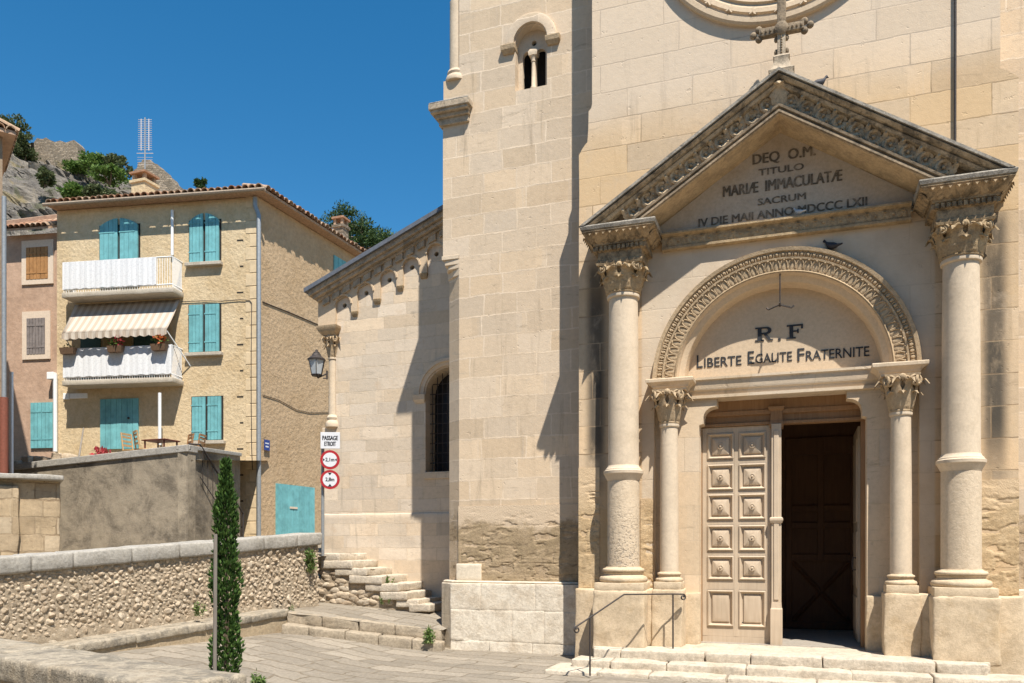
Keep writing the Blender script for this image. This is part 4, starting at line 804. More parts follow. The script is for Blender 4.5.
# side chapel, set back
YP = 14.8
gx0, gz0 = fx(308, YP - .2), fz(308, 291, YP - .2); gx1, gz1 = fx(440, YP - .2), fz(440, 212, YP - .2); gs = (gz1 - gz0) / (gx1 - gx0)
def gz(x): return gz0 + (x - gx0) * gs
xa, xb, xc_ = fx(319.5, YP), fx(336, YP), fx(322.5, YP)
ar = [(fx(p, YP), fz(p, y, YP)) for p, y in ((344.6, 305.5), (366.4, 293), (389.5, 280), (412.3, 267.5), (436.5, 254))]
wl = fx(425.5, YP); cw2 = .52; wc2 = wl + cw2; wz2 = 3.18; wzs2 = 4.74
xr = -5.6
mb = MB(); mb.plate([(xc_, -.2), (xr, -.2), (xr, gz(xr) - .2), (xa, gz(xa) - .2), (xa, 6.30), (xb, 6.30), (xb, 4.195), (xc_, 4.195)],
    [archpts(wc2, cw2, wz2, wzs2, 20)] + [[(a + .05 * cos(2 * pi * i / 10), b + .05 * sin(2 * pi * i / 10)) for i in range(10)] for a, b in ar], YP, YP + .5)
mb.box(xb - .02, xr, YP + 1.4, 24, -.2, 6.6); mb.box(xb - .05, xb + .3, YP + .45, YP + 1.5, -.2, 6.6)
chp = mb.build('side_chapel', M_CHA, CH)
def slope(mb, t0, t1, y0, y1, xs, xe):
    mb.hexa([(xs, y0, gz(xs) - t1), (xe, y0, gz(xe) - t1), (xe, y1, gz(xe) - t1), (xs, y1, gz(xs) - t1)], [(xs, y0, gz(xs) - t0), (xe, y0, gz(xe) - t0), (xe, y1, gz(xe) - t0), (xs, y1, gz(xs) - t0)])
mb = MB(); mb.box(xb, xr, YP + .45, YP + .5, 3.0, 5.6); slope(mb, .5, 1.6, YP + .44, YP + .5, xa + .05, -6); mb.build('window_glass', M_GLASSD, chp)
mb = MB(); xe = -5.5
slope(mb, .05, .16, YP - .27, YP + .3, gx0 + .05, xe); slope(mb, .16, .24, YP - .21, YP + .3, gx0 + .12, xe); slope(mb, .24, .30, YP - .13, YP + .3, gx0 + .17, xe); slope(mb, .42, .47, YP - .05, YP + .3, gx0 + .3, xe)
x = gx0 + .28
while x < -6.3:
    mb.hexa([(x, YP - .11, gz(x) - .43), (x + .17, YP - .11, gz(x + .17) - .43), (x + .17, YP + .1, gz(x + .17) - .43), (x, YP + .1, gz(x) - .43)], [(x, YP - .11, gz(x) - .29), (x + .17, YP - .11, gz(x + .17) - .29), (x + .17, YP + .1, gz(x + .17) - .29), (x, YP + .1, gz(x) - .29)]); x += .245
cor = mb.build('gable_cornice', M_GAB, chp, bev=.01)
mb = MB(); slope(mb, -.03, .055, YP - .33, YP + .6, gx0 - .02, xe); mb.build('roof_edge', M_LEAD, cor)
mb = MB(); slope(mb, -.02, .06, YP + .58, 24, gx0 - .02, xe); mb.build('roof', M_TILE, chp)
r_a = .186; out_ = [(xa + .002, ar[0][1] - .42), (ar[0][0] - r_a, ar[0][1] - .42)]
for i, (a, b) in enumerate(ar):
    out_ += [(a - r_a * cos(pi * q / 16), b + .01 + r_a * sin(pi * q / 16)) for q in range(17)]
    nx_ = ar[i + 1][0] - r_a if i < 4 else xr; zl = b - .17; out_ += [(a + r_a, zl), (nx_, zl)]
out_ += [(xr, gz(xr) - .28), (xa + .002, gz(xa + .002) - .28)]
mb = MB(); mb.plate(out_, [], YP - .055, YP + .02); mb.build('blind_arches', M_TYM, chp)
mb = MB()
for i, (a, b) in enumerate(ar): mb.arc([(r_a - .004, YP + .0), (r_a - .004, YP - .075), (r_a + .028, YP - .075), (r_a + .032, YP - .05)], a, b + .01, 0, pi, 16)
mb.build('arch_mouldings', M_TYM, chp, smooth=25)
for i in range(4):
    c_x = (ar[i][0] + r_a + ar[i + 1][0] - r_a) / 2; zl = ar[i][1] - .17; hw3 = (ar[i + 1][0] - ar[i][0]) / 2 - r_a
    mb = MB(); mb.stack(c_x, YP, [(zl - .09, hw3 * .8, .02), (zl - .04, hw3 * .92, .05), (zl + .001, hw3 + .002, .062), (zl + .015, hw3 + .002, .062)], yfix=YP + .03); mb.build('corbel', M_ORN3, chp, bev=.004)
mb = MB(); mb.arc([(cw2 + .03, YP + .02), (cw2 + .03, YP - .03), (cw2 + .10, YP - .05), (cw2 + .11, YP - .075), (cw2 + .17, YP - .075), (cw2 + .175, YP + .02)], wc2, wzs2, 0, pi, 30); mb.stack(wc2 - cw2 - .12, YP, [(wzs2 - .16, .10, .02), (wzs2 - .10, .13, .07), (wzs2, .135, .085)], yfix=YP + .1)
cwin = mb.build('window', M_CHA, chp, smooth=30)
mb = MB(); mb.box(wc2 - cw2 - .03, wc2 + cw2, YP - .03, YP + .4, wz2 - .14, wz2); mb.build('window_sill', M_CHA, cwin, bev=.01)
mb = MB()
for k in range(9): x = wc2 - cw2 + .11 * (k + .5); mb.tube([(x, YP + .22, wz2), (x, YP + .22, wzs2 + .45)], .009, 5)
for k in range(9): z = wz2 + .2 * (k + 1); mb.tube([(wc2 - cw2, YP + .22, z), (wc2 + cw2, YP + .22, z)], .008, 5)
mb.build('window_bars', M_IRON, cwin)
mb = MB(); ccx = fx(331.5, YP - .02); mb.lathe([(.15, 4.195), (.155, 4.25), (.14, 4.30), (.11, 4.335), (.125, 4.39), (.11, 4.43), (.088, 4.45), (.084, 5.61), (.10, 5.62), (.10, 5.65)], ccx, YP + .03, 24)
mbf = MB(); mbf.rough(fx(322.5, YP), -5.95, YP - .022, YP + .3, .3, fz(330, 514, YP), .08, .03, .008, 210); mbf.build('wall_foot', M_CHA, chp, smooth=50)
ccol = mb.build('corner_column', M_SHAFT, chp, smooth=35)
mb = MB(); capital(mb, ccx, YP + .03, 5.63, 6.12, .086, .14); mb.stack(ccx - .02, YP + .03, [(6.11, .15, .15), (6.17, .19, .19), (6.19, .21, .21), (6.21, .21, .21), (6.24, .235, .235), (6.295, .24, .24), (6.30, .2, .2)], yfix=YP + .3); mb.build('capital', M_ORN2, ccol, smooth=45)

# ------------------------------------------------------------------ walls left of the church
def frame(p, q):       # local x from p to q (horizontal), local y away to the left of it, z up
    d = q - p; d.z = 0; d.normalize(); n = Vector((-d.y, d.x, 0)); return Matrix(((d.x, n.x, 0, p.x), (d.y, n.y, 0, p.y), (0, 0, 1, 0), (0, 0, 0, 1))), (Vector((q.x, q.y, 0)) - Vector((p.x, p.y, 0))).length
# rubble wall with grey coping
RA, RB = wv(-6.83, 10.8), wv(-3.69, 15.4); RA = RA + (RA - RB) * .30
FM, FL = frame(RA, RB); rtop = lambda x: lerp(1.40, 1.945, x / FL); rbase = lambda x: lerp(.26, .52, x / FL)
rw = thing('rubble_wall', 'low wall of rough tan rubble under a long grey stone coping', 'wall', RA)
mb = MB(); mb.hexa([(0, .0, -.4), (FL, .0, -.4), (FL, .5, -.4), (0, .5, -.4)], [(0, .0, rtop(0) - .22), (FL, .0, rtop(FL) - .22), (FL, .5, rtop(FL) - .22), (0, .5, rtop(0) - .22)]); mb.build('wall', M_MORT, rw, M=FM)
mb = MB(); r5 = random.Random(11); pts = []; cell = {}
for tries in range(60000):
    x = r5.uniform(0, FL); z = r5.uniform(rbase(x) - .12, rtop(x) - .25); R = r5.choice((.036, .042, .05, .058, .07)) * (1.0 if tries < 12000 else .7)
    ok = True
    for dx in (-1, 0, 1):
        for dz in (-1, 0, 1):
            for (a, b, c) in cell.get((int(x / .16) + dx, int(z / .16) + dz), ()):
                if ((x - a) / 1.3) ** 2 + ((z - b) * 1.1) ** 2 < (.74 * (R + c)) ** 2: ok = False; break
            if not ok: break
        if not ok: break
    if ok: pts.append((x, z, R)); cell.setdefault((int(x / .16), int(z / .16)), []).append((x, z, R))
for i, (x, z, R) in enumerate(pts):
    k = len(mb.v); mb.sphere((0, 0, 0), (R * r5.uniform(1.1, 1.6), R * r5.uniform(.5, .85), R * r5.uniform(.8, 1.1)), 8, 6, T(x, .012 * r5.random(), z) @ RYm(r5.uniform(-.7, .7)) @ RX(r5.uniform(-.5, .5)) @ RZ(r5.uniform(-.5, .5)))
    o = Vector((i * 1.7, i * .3, 0)); pl = [(Vector((r5.gauss(0, 1), r5.gauss(0, 1) - .7, r5.gauss(0, 1))).normalized(), R * r5.uniform(.38, .8)) for _ in range(8)]
    for q in range(k, len(mb.v)):
        p = Vector(mb.v[q]); c = Vector((x, .0, z)); d = p - c; d = d * (1 + .30 * noise.noise(d / R * .9 + o) + .2 * noise.noise(d / R * 2.2 + o))
        for n_p, h_p in pl:                    # broken flat faces
            e = d.dot(n_p) - h_p
            if e > 0: d = d - n_p * e * .9
        mb.v[q] = tuple(c + d)
mb.build('rubble_facing', M_RUB, rw, smooth=20, M=FM)
mb = MB(); gx_, gz_ = 300, 46; vs = []
for j in range(gz_ + 1):
    for i in range(gx_ + 1):
        x = FL * i / gx_; z = lerp(rbase(x) - .15, rtop(x) - .2, j / gz_); q = Vector((x, 0, z)); f = noise.fractal(q * 2.2, 1., 2.1, 5); vs.append((x, .004 - .016 * max(0, f - .02) - .007 * noise.noise(q * 17) - .02 * sm(.3, .0, z - rbase(x)), z))
mb.add(vs, [(j * (gx_ + 1) + i, j * (gx_ + 1) + i + 1, (j + 1) * (gx_ + 1) + i + 1, (j + 1) * (gx_ + 1) + i) for j in range(gz_) for i in range(gx_)]); mb.build('mortar_facing', M_MORT, rw, smooth=50, M=FM)
cuts = [-.02, 1.0, 2.05, 2.62, 3.5, 4.3, 5.2, 5.95, 6.7, FL + .06]; cuts = [c for c in cuts if c < FL] + [FL + .05] if cuts[-2] > FL else cuts
for k in range(len(cuts) - 1):
    a, b = cuts[k] + .003, cuts[k + 1] - .003; sl2 = (rtop(FL) - rtop(0)) / FL
    mb = MB(); mb.rough(a, b, -.07, .56, -.235, 0, .08, .03, .010, 100 + k, M=Matrix(((1, 0, 0, 0), (0, 1, 0, 0), (sl2, 0, 1, rtop(0)), (0, 0, 0, 1)))); mb.build('coping', M_COPE, rw, smooth=50, M=FM)
# stone kerb in front of it
KA, KB = wv(-6.5, 10.1), wv(-3.92, 14.25); KA = KA + (KA - KB) * .25; KM, KL = frame(KA, KB); sl3 = (.575 - .19) / KL
kb = thing('stone_kerb', 'broad tan stone kerb along the foot of the rubble wall beside the plaza', 'kerb', KA)
cuts = [0, 1.1, 2.3, 3.2, 4.4, 5.3, KL]
for k in range(6):
    mb = MB(); mb.rough(cuts[k] + .004, cuts[k + 1] - .004, 0, .85, -.13, 0, .09, .025, .012, 120 + k, M=Matrix(((1, 0, 0, 0), (0, 1, 0, 0), (sl3, 0, 1, .575 - sl3 * KL), (0, 0, 0, 1)))); mb.build('kerb_stone', M_COPE2, kb, smooth=50, M=KM)
mb = MB(); mb.hexa([(0, .035, -.5), (KL - .01, .035, -.5), (KL - .01, .8, -.5), (0, .8, -.5)], [(0, .04, .575 - sl3 * KL - .12), (KL - .01, .04, .455), (KL - .01, .8, .455), (0, .8, .575 - sl3 * KL - .12)]); mb.build('kerb_face', M_BENCH, kb, M=KM)
# foreground wall at the lower left corner
GA, GB = wv(-3.56, 5.64), wv(-1.30, 4.0); GA = GA + (GA - GB) * .5; GM, GL = frame(GA, GB)
gw = thing('parapet_wall', 'nearest low wall with lichen-spotted coping at the bottom left corner', 'wall', GA)
cuts = [0, .75, 1.45, 2.3, 3.12, GL]
for k in range(5):
    mb = MB(); mb.rough(cuts[k] + .003, cuts[k + 1] - .003, -.46, 0, .885, 1.03, .035, .022, .007, 130 + k, M=None, fs_=5); mb.build('coping', M_COPE2, gw, smooth=50, M=GM)
mb = MB(); mb.box(.02, GL - .03, -.43, -.03, -.5, .89); mb.build('wall', M_BENCH, gw, M=GM)

# stone stairs along the chapel wall
st = thing('stone_stairs', 'flight of worn stone stairs climbing left along the chapel wall', 'stairs', (-8, 13.9, 0))
pxs = [(320.5, 337, 553.5), (321, 350, 560.5), (334.5, 364, 568), (349.5, 379.5, 575.8), (365, 395.5, 583.6), (380, 405, 592), (396, 416, 599.5), (409, 428, 604)]
for k, (a, b, y) in enumerate(pxs):
    YS = 13.72; mb = MB(); x0, x1 = fx(a, YS), fx(b, YS); z = fz((a + b) / 2, y, YS)
    mb.rough(x0, x1 + .05, YS - .02 * (k % 2), YP + .05, z - .15, z, .05, .016, .013, 140 + k); mb.build('step', M_STEP, st, smooth=50)
mb = MB()
for k, (a, b, y) in enumerate(pxs):
    YS = 13.76; x0, x1 = fx(a, YS), fx(b, YS); z = fz((a + b) / 2, y, YS); mb.box(x0 + .001 * k, x1 - .03, YS + .01 + .002 * k, YP + .04, .1, z - .10)
mb.build('riser_wall', M_MORT, st)
mb = MB(); r6 = random.Random(5)
for i in range(150):
    px = r6.uniform(318, 392); py = r6.uniform(561, 604); 
    if py < 553 + (px - 318) * .52 + 11: continue
    x = fx(px, 13.75); z = fz(px, py, 13.75); R = r6.uniform(.05, .09); k = len(mb.v)
    mb.sphere((0, 0, 0), (R * 1.5, R * .5, R * .8), 8, 5, T(x, 13.78, z) @ RYm(r6.uniform(-.2, .2)))
    for q in range(k, len(mb.v)): p = Vector(mb.v[q]); mb.v[q] = tuple(p + noise.noise_vector(p * 14) * .02)
mb.build('rubble_facing', M_RUB, st, smooth=40)

# grey rendered terrace wall below the houses
def wallpoly(pts, th):
    pass
tw_ = thing('terrace_wall', 'tall stained grey cement wall holding up the terrace below the houses', 'wall', wv(-8.8, 22))
TAp, TBp, TCp = wv(-16.5, 24.6), wv(-8.8, 22.0), wv(-8.45, 25.2)
M1, L1 = frame(TAp, TBp); mb = MB(); zt = lambda x: lerp(fz, 0, 0) if False else lerp(1.65 + 80.5 * 24.6 / 810 - .25, 4.26, x / L1)
mb.hexa([(0, 0, .5), (L1, 0, .5), (L1, .3, .5), (0, .3, .5)], [(0, 0, zt(0)), (L1, 0, zt(L1)), (L1, .3, zt(L1)), (0, .3, zt(0))]); mb.build('wall', M_GREYW, tw_, M=M1)
mb = MB(); mb.hexa([(-.1, -.06, zt(0)), (L1 + .03, -.06, zt(L1)), (L1 + .03, .36, zt(L1)), (-.1, .36, zt(0))], [(-.1, -.06, zt(0) + .2), (L1 + .03, -.06, zt(L1) + .2), (L1 + .03, .36, zt(L1) + .2), (-.1, .36, zt(0) + .2)]); mb.build('coping', M_COPE, tw_, M=M1, bev=.02)
M2, L2 = frame(TBp, TCp); mb = MB(); mb.hexa([(.01, .01, .5), (L2, .01, .5), (L2, .3, .5), (.01, .3, .5)], [(.01, .01, 4.33), (L2, .01, 4.50), (L2, .3, 4.50), (.01, .3, 4.33)]); mb.build('side_wall', M_GREYW, tw_, M=M2)
mb = MB(); mb.hexa([(.0, -.05, 4.33), (L2, -.05, 4.5), (L2, .34, 4.5), (.0, .34, 4.33)], [(.0, -.05, 4.44), (L2, -.05, 4.61), (L2, .34, 4.61), (.0, .34, 4.44)]); mb.build('side_coping', M_COPE, tw_, M=M2, bev=.015)
mb = MB(); mb.add([wv(-17.5, 24.9, 3.9), wv(-8.75, 22.1, 4.05), wv(-7.9, 26.4, 4.5), wv(-19, 28.2, 4.5)], [(0, 1, 2, 3)]); struct(mb.build('terrace', M_PAVE))
# iron stair rail beside it
rl = thing('stair_rail', 'dark iron handrail sloping down the side of the grey terrace wall', 'railing', wv(-8.5, 22.4))
P = [bp(189, 444, 22.2), bp(200, 444.5, 22.6), bp(243, 513.5, 25.0)]; mb = MB(); mb.tube(P, .028, 6); mb.build('handrail', M_IRON, rl)
mb = MB(); mb.tube([P[2], bp(243.2, 540, 25.0)], .025, 6); mb.build('post', M_IRON, rl)
for k in range(9):
    t = (k + .5) / 9; p = lerp(P[1], P[2], t); mb = MB(); mb.tube([p, p - Vector((0, 0, .85))], .011, 5); mb.build('baluster', M_IRON, rl)
mb = MB(); mb.tube([P[1] - Vector((0, 0, .9)), P[2] - Vector((0, 0, .9))], .015, 5); mb.build('bottom_rail', M_IRON, rl)
# block-built gate pier at the far left
gp = thing('gate_pier', 'low block of squared tan stones under a thin slab at the left edge', 'pier', bp(30, 553, 17))
b = bp(60, 553, 17); a = b - wv(2.6 * cos(.56), 2.6 * sin(.56)); M3, L3 = frame(a, b); M_PIER = ashlar('pier_stone', (.50, .385, .25), .55, .36, (.28, .20, .12), .018, z0=1.2, var=.18, stain=(.36, .27, .17), stain_amt=.6, bumpk=.9, warp=.05)
mb = MB(); mb.rough(0, L3, 0, 1.6, .6, 3.06, .12, .03, .03, 150); mb.build('pier', M_PIER, gp, smooth=50, M=M3)
mb = MB(); mb.rough(L3 * .40, L3 * .72, -.10, .2, .6, 2.92, .1, .03, .025, 151); mb.build('pilaster', M_PIER, gp, smooth=50, M=M3)
mb = MB(); mb.rough(-.1, L3 + .06, -.22, 1.7, 3.05, 3.17, .1, .025, .012, 152); mb.build('slab', M_COPE, gp, smooth=50, M=M3)

# ------------------------------------------------------------------ the houses
r0, d0 = (258 - 512) / 810 * 26, 26.0
def lcl(px, t=0):
    k = (px - 512) / 810; s = (k * (d0 + .988 * t) - r0 - .153 * t) / (.988 + .153 * k); return s, d0 - .153 * s + .988 * t
def hs(px, t=0): return lcl(px, t)[0]
def hz(px, py, t=0): return CZ + (HY - py) * lcl(px, t)[1] / 810
u_ = wv(.988, -.153).normalized(); n_ = wv(.153, .988).normalized(); o_ = wv(r0, d0)
HM = Matrix(((u_.x, n_.x, 0, o_.x), (u_.y, n_.y, 0, o_.y), (0, 0, 1, 0), (0, 0, 0, 1)))
a_ = wv(.365, .931).normalized(); m_ = Vector((a_.y, -a_.x, 0))          # right flank: along, outwards
SM = Matrix(((a_.x, -m_.x, 0, o_.x), (a_.y, -m_.y, 0, o_.y), (0, 0, 1, 0), (0, 0, 0, 1)))
def ss_(px, out=0):
    k = (px - 512) / 810; return (k * d0 - r0) / (.365 - .931 * k)
def sz(px, py): return CZ + (HY - py) * (d0 + .931 * ss_(px)) / 810
sL = hs(57); EZ = 12.92
def stripes(name, a, b, pitch, rough=.8):
    t = NT(name, rough, .1); dt = t.N('VectorMath', {0: t.pos(), 1: tuple(u_)}, operation='DOT_PRODUCT').outputs['Value']
    f = t.M('GREATER_THAN', t.M('FRACT', t.M('DIVIDE', dt, pitch)), .5); t.col(t.mix(f, a, b)); return t.m
M_AWN = stripes('striped_awning_cloth', (.52, .455, .375), (.41, .335, .26), .24)
t = NT('white_screen_sheet', .8, .1); t.col(t.mix(t.ss(.5, .6, t.noise(22, 3, .5)), (.72, .72, .71, 1), (.64, .64, .635, 1))); M_SHEET = t.m
HO = thing('house', 'ochre rendered house with teal shutters, two balconies and a striped awning', 'house', o_)
fp = [(sL, 0), (0, 0), (2.41, 10.73), (sL + 2.0, 10.73)]
mb = MB(); prism(mb, fp, .8, EZ); hw_ = mb.build('wall', M_OCHRE, HO, M=HM)
mb = MB(); mb.box(.03, 11, -.012, .02, .8, EZ - .01); mb.build('side_wall', stucco('tan_shaded_side_render', (.48, .345, .21), 8, .5, (.37, .25, .135), .5), HO, M=SM)  # tanner flank render, its colour also darkened to stand for grazing sunlight
# quoins
mb = MB(); z = 2.1; k = 0
while z < EZ - .3:
    h = .42; w = .42 if k % 2 else .28; mb.box(-w, -.004, -.012, .02, z, z + h - .03); z += h; k += 1
mb.build('quoins', simple('pale_quoin_stone', (.60, .465, .29), .9, .14, 6), HO, M=HM, bev=.01)
mb = MB(); z = 2.3; k = 0
while z < EZ - .8: mb.box(-.62 - .1 * (k % 2), -.50, -.006, .02, z, z + .045); z += .84; k += 1
mb.build('putlog_slots', M_DARK, HO, M=HM)
# roof: hip roof with canal tiles along both eaves
ov = .36; e1 = [(sL - .1, -ov), (ov, -ov), (2.41 + ov + .05, 11.1), (sL + 1.9, 11.1)]; rg = [(-4.2, 5.4, 14.5), (-1.4, 5.4, 14.5)]
mb = MB(); vs = [(a, b, EZ + .10) for a, b in e1] + rg + [(a, b, EZ + .02) for a, b in e1]; mb.add(vs, [(0, 1, 5, 4), (1, 2, 5), (2, 3, 4, 5), (3, 0, 4), (9, 8, 7, 6), (0, 6, 7, 1), (1, 7, 8, 2), (2, 8, 9, 3), (3, 9, 6, 0)])
rf = mb.build('roof', M_TILE, HO, M=HM)
mb = MB(); n = 32; r7 = random.Random(2)
def tile(mb, p, ax, up, r=.115, ln=1.1):
    ax = ax.normalized(); sd = ax.cross(up).normalized(); up = sd.cross(ax); vs = []; N = 6
    for (rr, q) in ((r, 0), (r * .86, 1)):
        for i in range(N + 1):
            a = pi * i / N; vs.append(p + ax * (ln * q) + sd * rr * cos(a) + up * rr * sin(a))
    for (rr, q) in ((r * .82, 0), (r * .70, 1)):
        for i in range(N + 1):
            a = pi * i / N; vs.append(p + ax * (ln * q) + sd * rr * cos(a) + up * rr * sin(a))
    m = N + 1; fs = [(i, i + 1, m + i + 1, m + i) for i in range(N)] + [(2 * m + i, 3 * m + i, 3 * m + i + 1, 2 * m + i + 1) for i in range(N)] + [(i, 2 * m + i, 2 * m + i + 1, i + 1) for i in range(N)] + [(m + i, m + i + 1, 3 * m + i + 1, 3 * m + i) for i in range(N)]
    mb.add(vs, fs)
def eave(mb, A, B, inw, n, rise, z):
    A = Vector(A); B = Vector(B); inw = Vector(inw).normalized()
    for i in range(n):
        p = lerp(A, B, (i + .5) / n) + Vector((0, 0, z + r7.uniform(-.012, .012))) + Vector((inw.x, inw.y, 0)) * r7.uniform(-.03, .03)
        tile(mb, p, Vector((inw.x, inw.y, rise)), Vector((0, 0, 1)), .118, 1.0)
eave(mb, (sL - .1, -ov - .08, 0), (ov, -ov - .08, 0), (0, 1, 0), 33, .25, EZ + .10); eave(mb, (ov + .08, -ov, 0), (2.41 + ov + .13, 11.1, 0), (-.976, .219, 0), 50, .25, EZ + .10)
mb.build('eave_tiles', M_TILE, rf, M=HM)
mb = MB(); mb.tube([(sL - .15, -ov - .09, EZ + .03), (ov + .1, -ov - .09, EZ + .03)], .06, 8); mb.build('gutter', M_GUT, rf, M=HM, smooth=40)
# shutters, doors and sills
def shutter(name, px0, px1, py0, py1, arch, leaves, m, parent, t0=0., t1=0., lab=None):
    s0, s1 = hs(px0), hs(px1); zt_ = hz((px0 + px1) / 2, py0); zb_ = hz((px0 + px1) / 2, py1); w = (s1 - s0) / leaves
    mb = MB(); mb.box(s0 - .05, s1 + .05, -.012, .02, zb_, zt_ - (arch and .22 or 0) + .03); bk = mb.build('window_recess', M_DARK, parent, M=HM)
    for l in range(leaves):
        mb = MB(); a0 = s0 + l * w + (.04 if l else 0); a1 = s0 + (l + 1) * w - (.04 if l < leaves - 1 else 0); npk = 4 if leaves == 2 else 6
        top = lambda s: zt_ - (.24 * ((s - (s0 + s1) / 2) / ((s1 - s0) / 2)) ** 2 if arch else 0)
        for k in range(npk):
            b0 = lerp(a0, a1, k / npk) + .006; b1 = lerp(a0, a1, (k + 1) / npk) - .006; mb.plate([(b0, zb_), (b1, zb_), (b1, top(b1)), ((b0 + b1) / 2, top((b0 + b1) / 2)), (b0, top(b0))], [], -.075, -.03)
        mb.box(a0 + .01, a1 - .01, -.035, -.015, zb_ + .02, zt_ - (.26 if arch else .02))
        for zz in (.2, .8): mb.box(a0 - .02, a1 - .1, -.085, -.03, lerp(zb_, zt_, zz) - .02, lerp(zb_, zt_, zz) + .02)
        o = mb.build('shutter', m, parent, M=HM)
    return bk
def sill(px0, px1, py, parent, m=None):
    mb = MB(); z = hz((px0 + px1) / 2, py); mb.box(hs(px0), hs(px1), -.16, .05, z - .11, z); mb.build('window_sill', m or M_CONC, parent, M=HM, bev=.012)
shutter('w', 101, 139, 219, 288, True, 2, M_TEAL, HO); shutter('w', 190.5, 220, 214, 262, True, 2, M_TEAL, HO); shutter('w', 190, 220, 305, 352, False, 2, M_TEAL, HO); shutter('w', 193, 222, 397, 440, False, 2, M_TEAL, HO)
sill(187, 223, 263, HO); sill(187, 223.5, 353, HO); sill(190, 226, 441, HO)
s0, s1 = hs(101), hs(139); mb = MB(); zb_, zt_ = hz(120, 449), hz(120, 399)
for k in range(7): mb.box(lerp(s0, s1, k / 7) + .006, lerp(s0, s1, (k + 1) / 7) - .006, -.05, .02, zb_, zt_)
dr = mb.build('door', M_TEAL, HO, M=HM); mb = MB(); mb.sphere((hs(130), -.08, zb_ + 1.0), .04, 8, 5); mb.build('handle', M_IRON, dr, M=HM)
# behind the awning: french windows
for a, b, m in ((81, 101, simple('green_door_paint', (.05, .10, .085), .5, .2)), (104, 132, simple('yellowed_wood', (.40, .28, .12), .7, .2)), (134, 156, simple('green_door_paint', (.05, .10, .085), .5, .2))):
    mb = MB(); mb.box(hs(a), hs(b), -.03, .02, hz(120, 378), hz(120, 322)); mb.build('french_window', m, HO, M=HM)
# balconies
def balcony(pxl, pxr, pyt, pyb, prj, railh, sheet0, sheet1):
    s0, s1 = hs(pxl, -prj), hs(pxr, -prj); z1 = hz(120, pyt, -prj); z0 = z1 - .17
    mb = MB(); mb.rough(s0, s1, -prj, .05, z0, z1, .15, .02, .006, 160); b = mb.build('balcony', M_CONC, HO, M=HM, smooth=45)
    mb = MB(); e = .05; zt = z1 + railh
    for z in (zt, z1 + .10): mb.tube([(s0 + e, 0, z), (s0 + e, -prj + e, z), (s1 - e, -prj + e, z), (s1 - e, 0, z)], .022, 6)
    N = 44
    for i in range(N + 1): s = lerp(s0 + e, s1 - e, i / N); mb.tube([(s, -prj + e, z1 - .02), (s, -prj + e, zt)], .009, 4)
    for i in range(1, 12):
        for s in (s0 + e, s1 - e): t = lerp(-prj + e, 0, i / 12); mb.tube([(s, t, z1 - .02), (s, t, zt)], .009, 4)
    mb.build('railing', M_WHITE, b, M=HM)
    mb = MB(); a0, a1 = hs(sheet0, -prj), hs(sheet1, -prj); n = 60; vs = []
    for i in range(n + 1):
        s = lerp(a0, a1, i / n); w = .005 * sin(i * 1.9) + .006 * sin(i * .7)
        for zz in (z1 + .09 + .03 * abs(sin(i * 2.6)), zt + .01): vs += [(s, -prj + e - .03 + w, zz), (s, -prj + e - .022 + w, zz)]
    fs = []
    for i in range(n): b4 = i * 4; fs += [(b4, b4 + 4, b4 + 6, b4 + 2), (b4 + 1, b4 + 3, b4 + 7, b4 + 5), (b4 + 2, b4 + 6, b4 + 7, b4 + 3), (b4, b4 + 1, b4 + 5, b4 + 4)]
    mb.add(vs, fs); mb.build('privacy_screen', M_SHEET, b, M=HM); return b, z1, zt, s0, s1
BL1 = balcony(61.5, 173, 289.5, 302, .62, .98, 62, 156); BL2 = balcony(62, 172.5, 378.5, 387, .64, 1.02, 62.5, 171)
mb = MB(); p1 = .85; za1, za0 = hz(120, 331, -p1), BL1[1] - .22; sa, sb, sc2, sd = hs(62, -p1), hs(167, -p1), hs(77), hs(183)
sc2 = hs(75); sd = hs(180)
n = 24; vs = []
for j in range(9):
    t = j / 8
    for i in range(n + 1): vs.append((lerp(lerp(sa, sb, i / n), lerp(sc2, sd, i / n), 1 - t), -p1 * t, lerp(za0, za1, t) - .05 * sin(pi * t)))
mb.add(vs, [(j * (n + 1) + i, j * (n + 1) + i + 1, (j + 1) * (n + 1) + i + 1, (j + 1) * (n + 1) + i) for j in range(8) for i in range(n)])
aw = mb.build('awning', M_AWN, HO, M=HM, smooth=60); md = aw.modifiers.new('thick', 'SOLIDIFY'); md.thickness = .008
mb = MB(); n = 60; vs = []
for i in range(n + 1):
    s = lerp(sa, sb, i / n); vs += [(s, -p1 - .005 - .01 * sin(i * 1.3), za1), (s, -p1 - .01 - .02 * sin(i * 1.3), za1 - .17 - .04 * abs(sin(i * pi / 5)))]
mb.add(vs, [(2 * i, 2 * i + 1, 2 * i + 3, 2 * i + 2) for i in range(n)]); va = mb.build('valance', M_AWN, aw, M=HM); md = va.modifiers.new('thick', 'SOLIDIFY'); md.thickness = .008
mb = MB(); mb.tube([(sb - .05, -p1, za1), (sb + .3, 0, za1 - 1.0)], .018, 6); mb.tube([(sa + .05, -p1, za1), (sa + .1, 0, za1 - 1.0)], .018, 6); mb.build('awning_arms', M_WHITE, aw, M=HM)
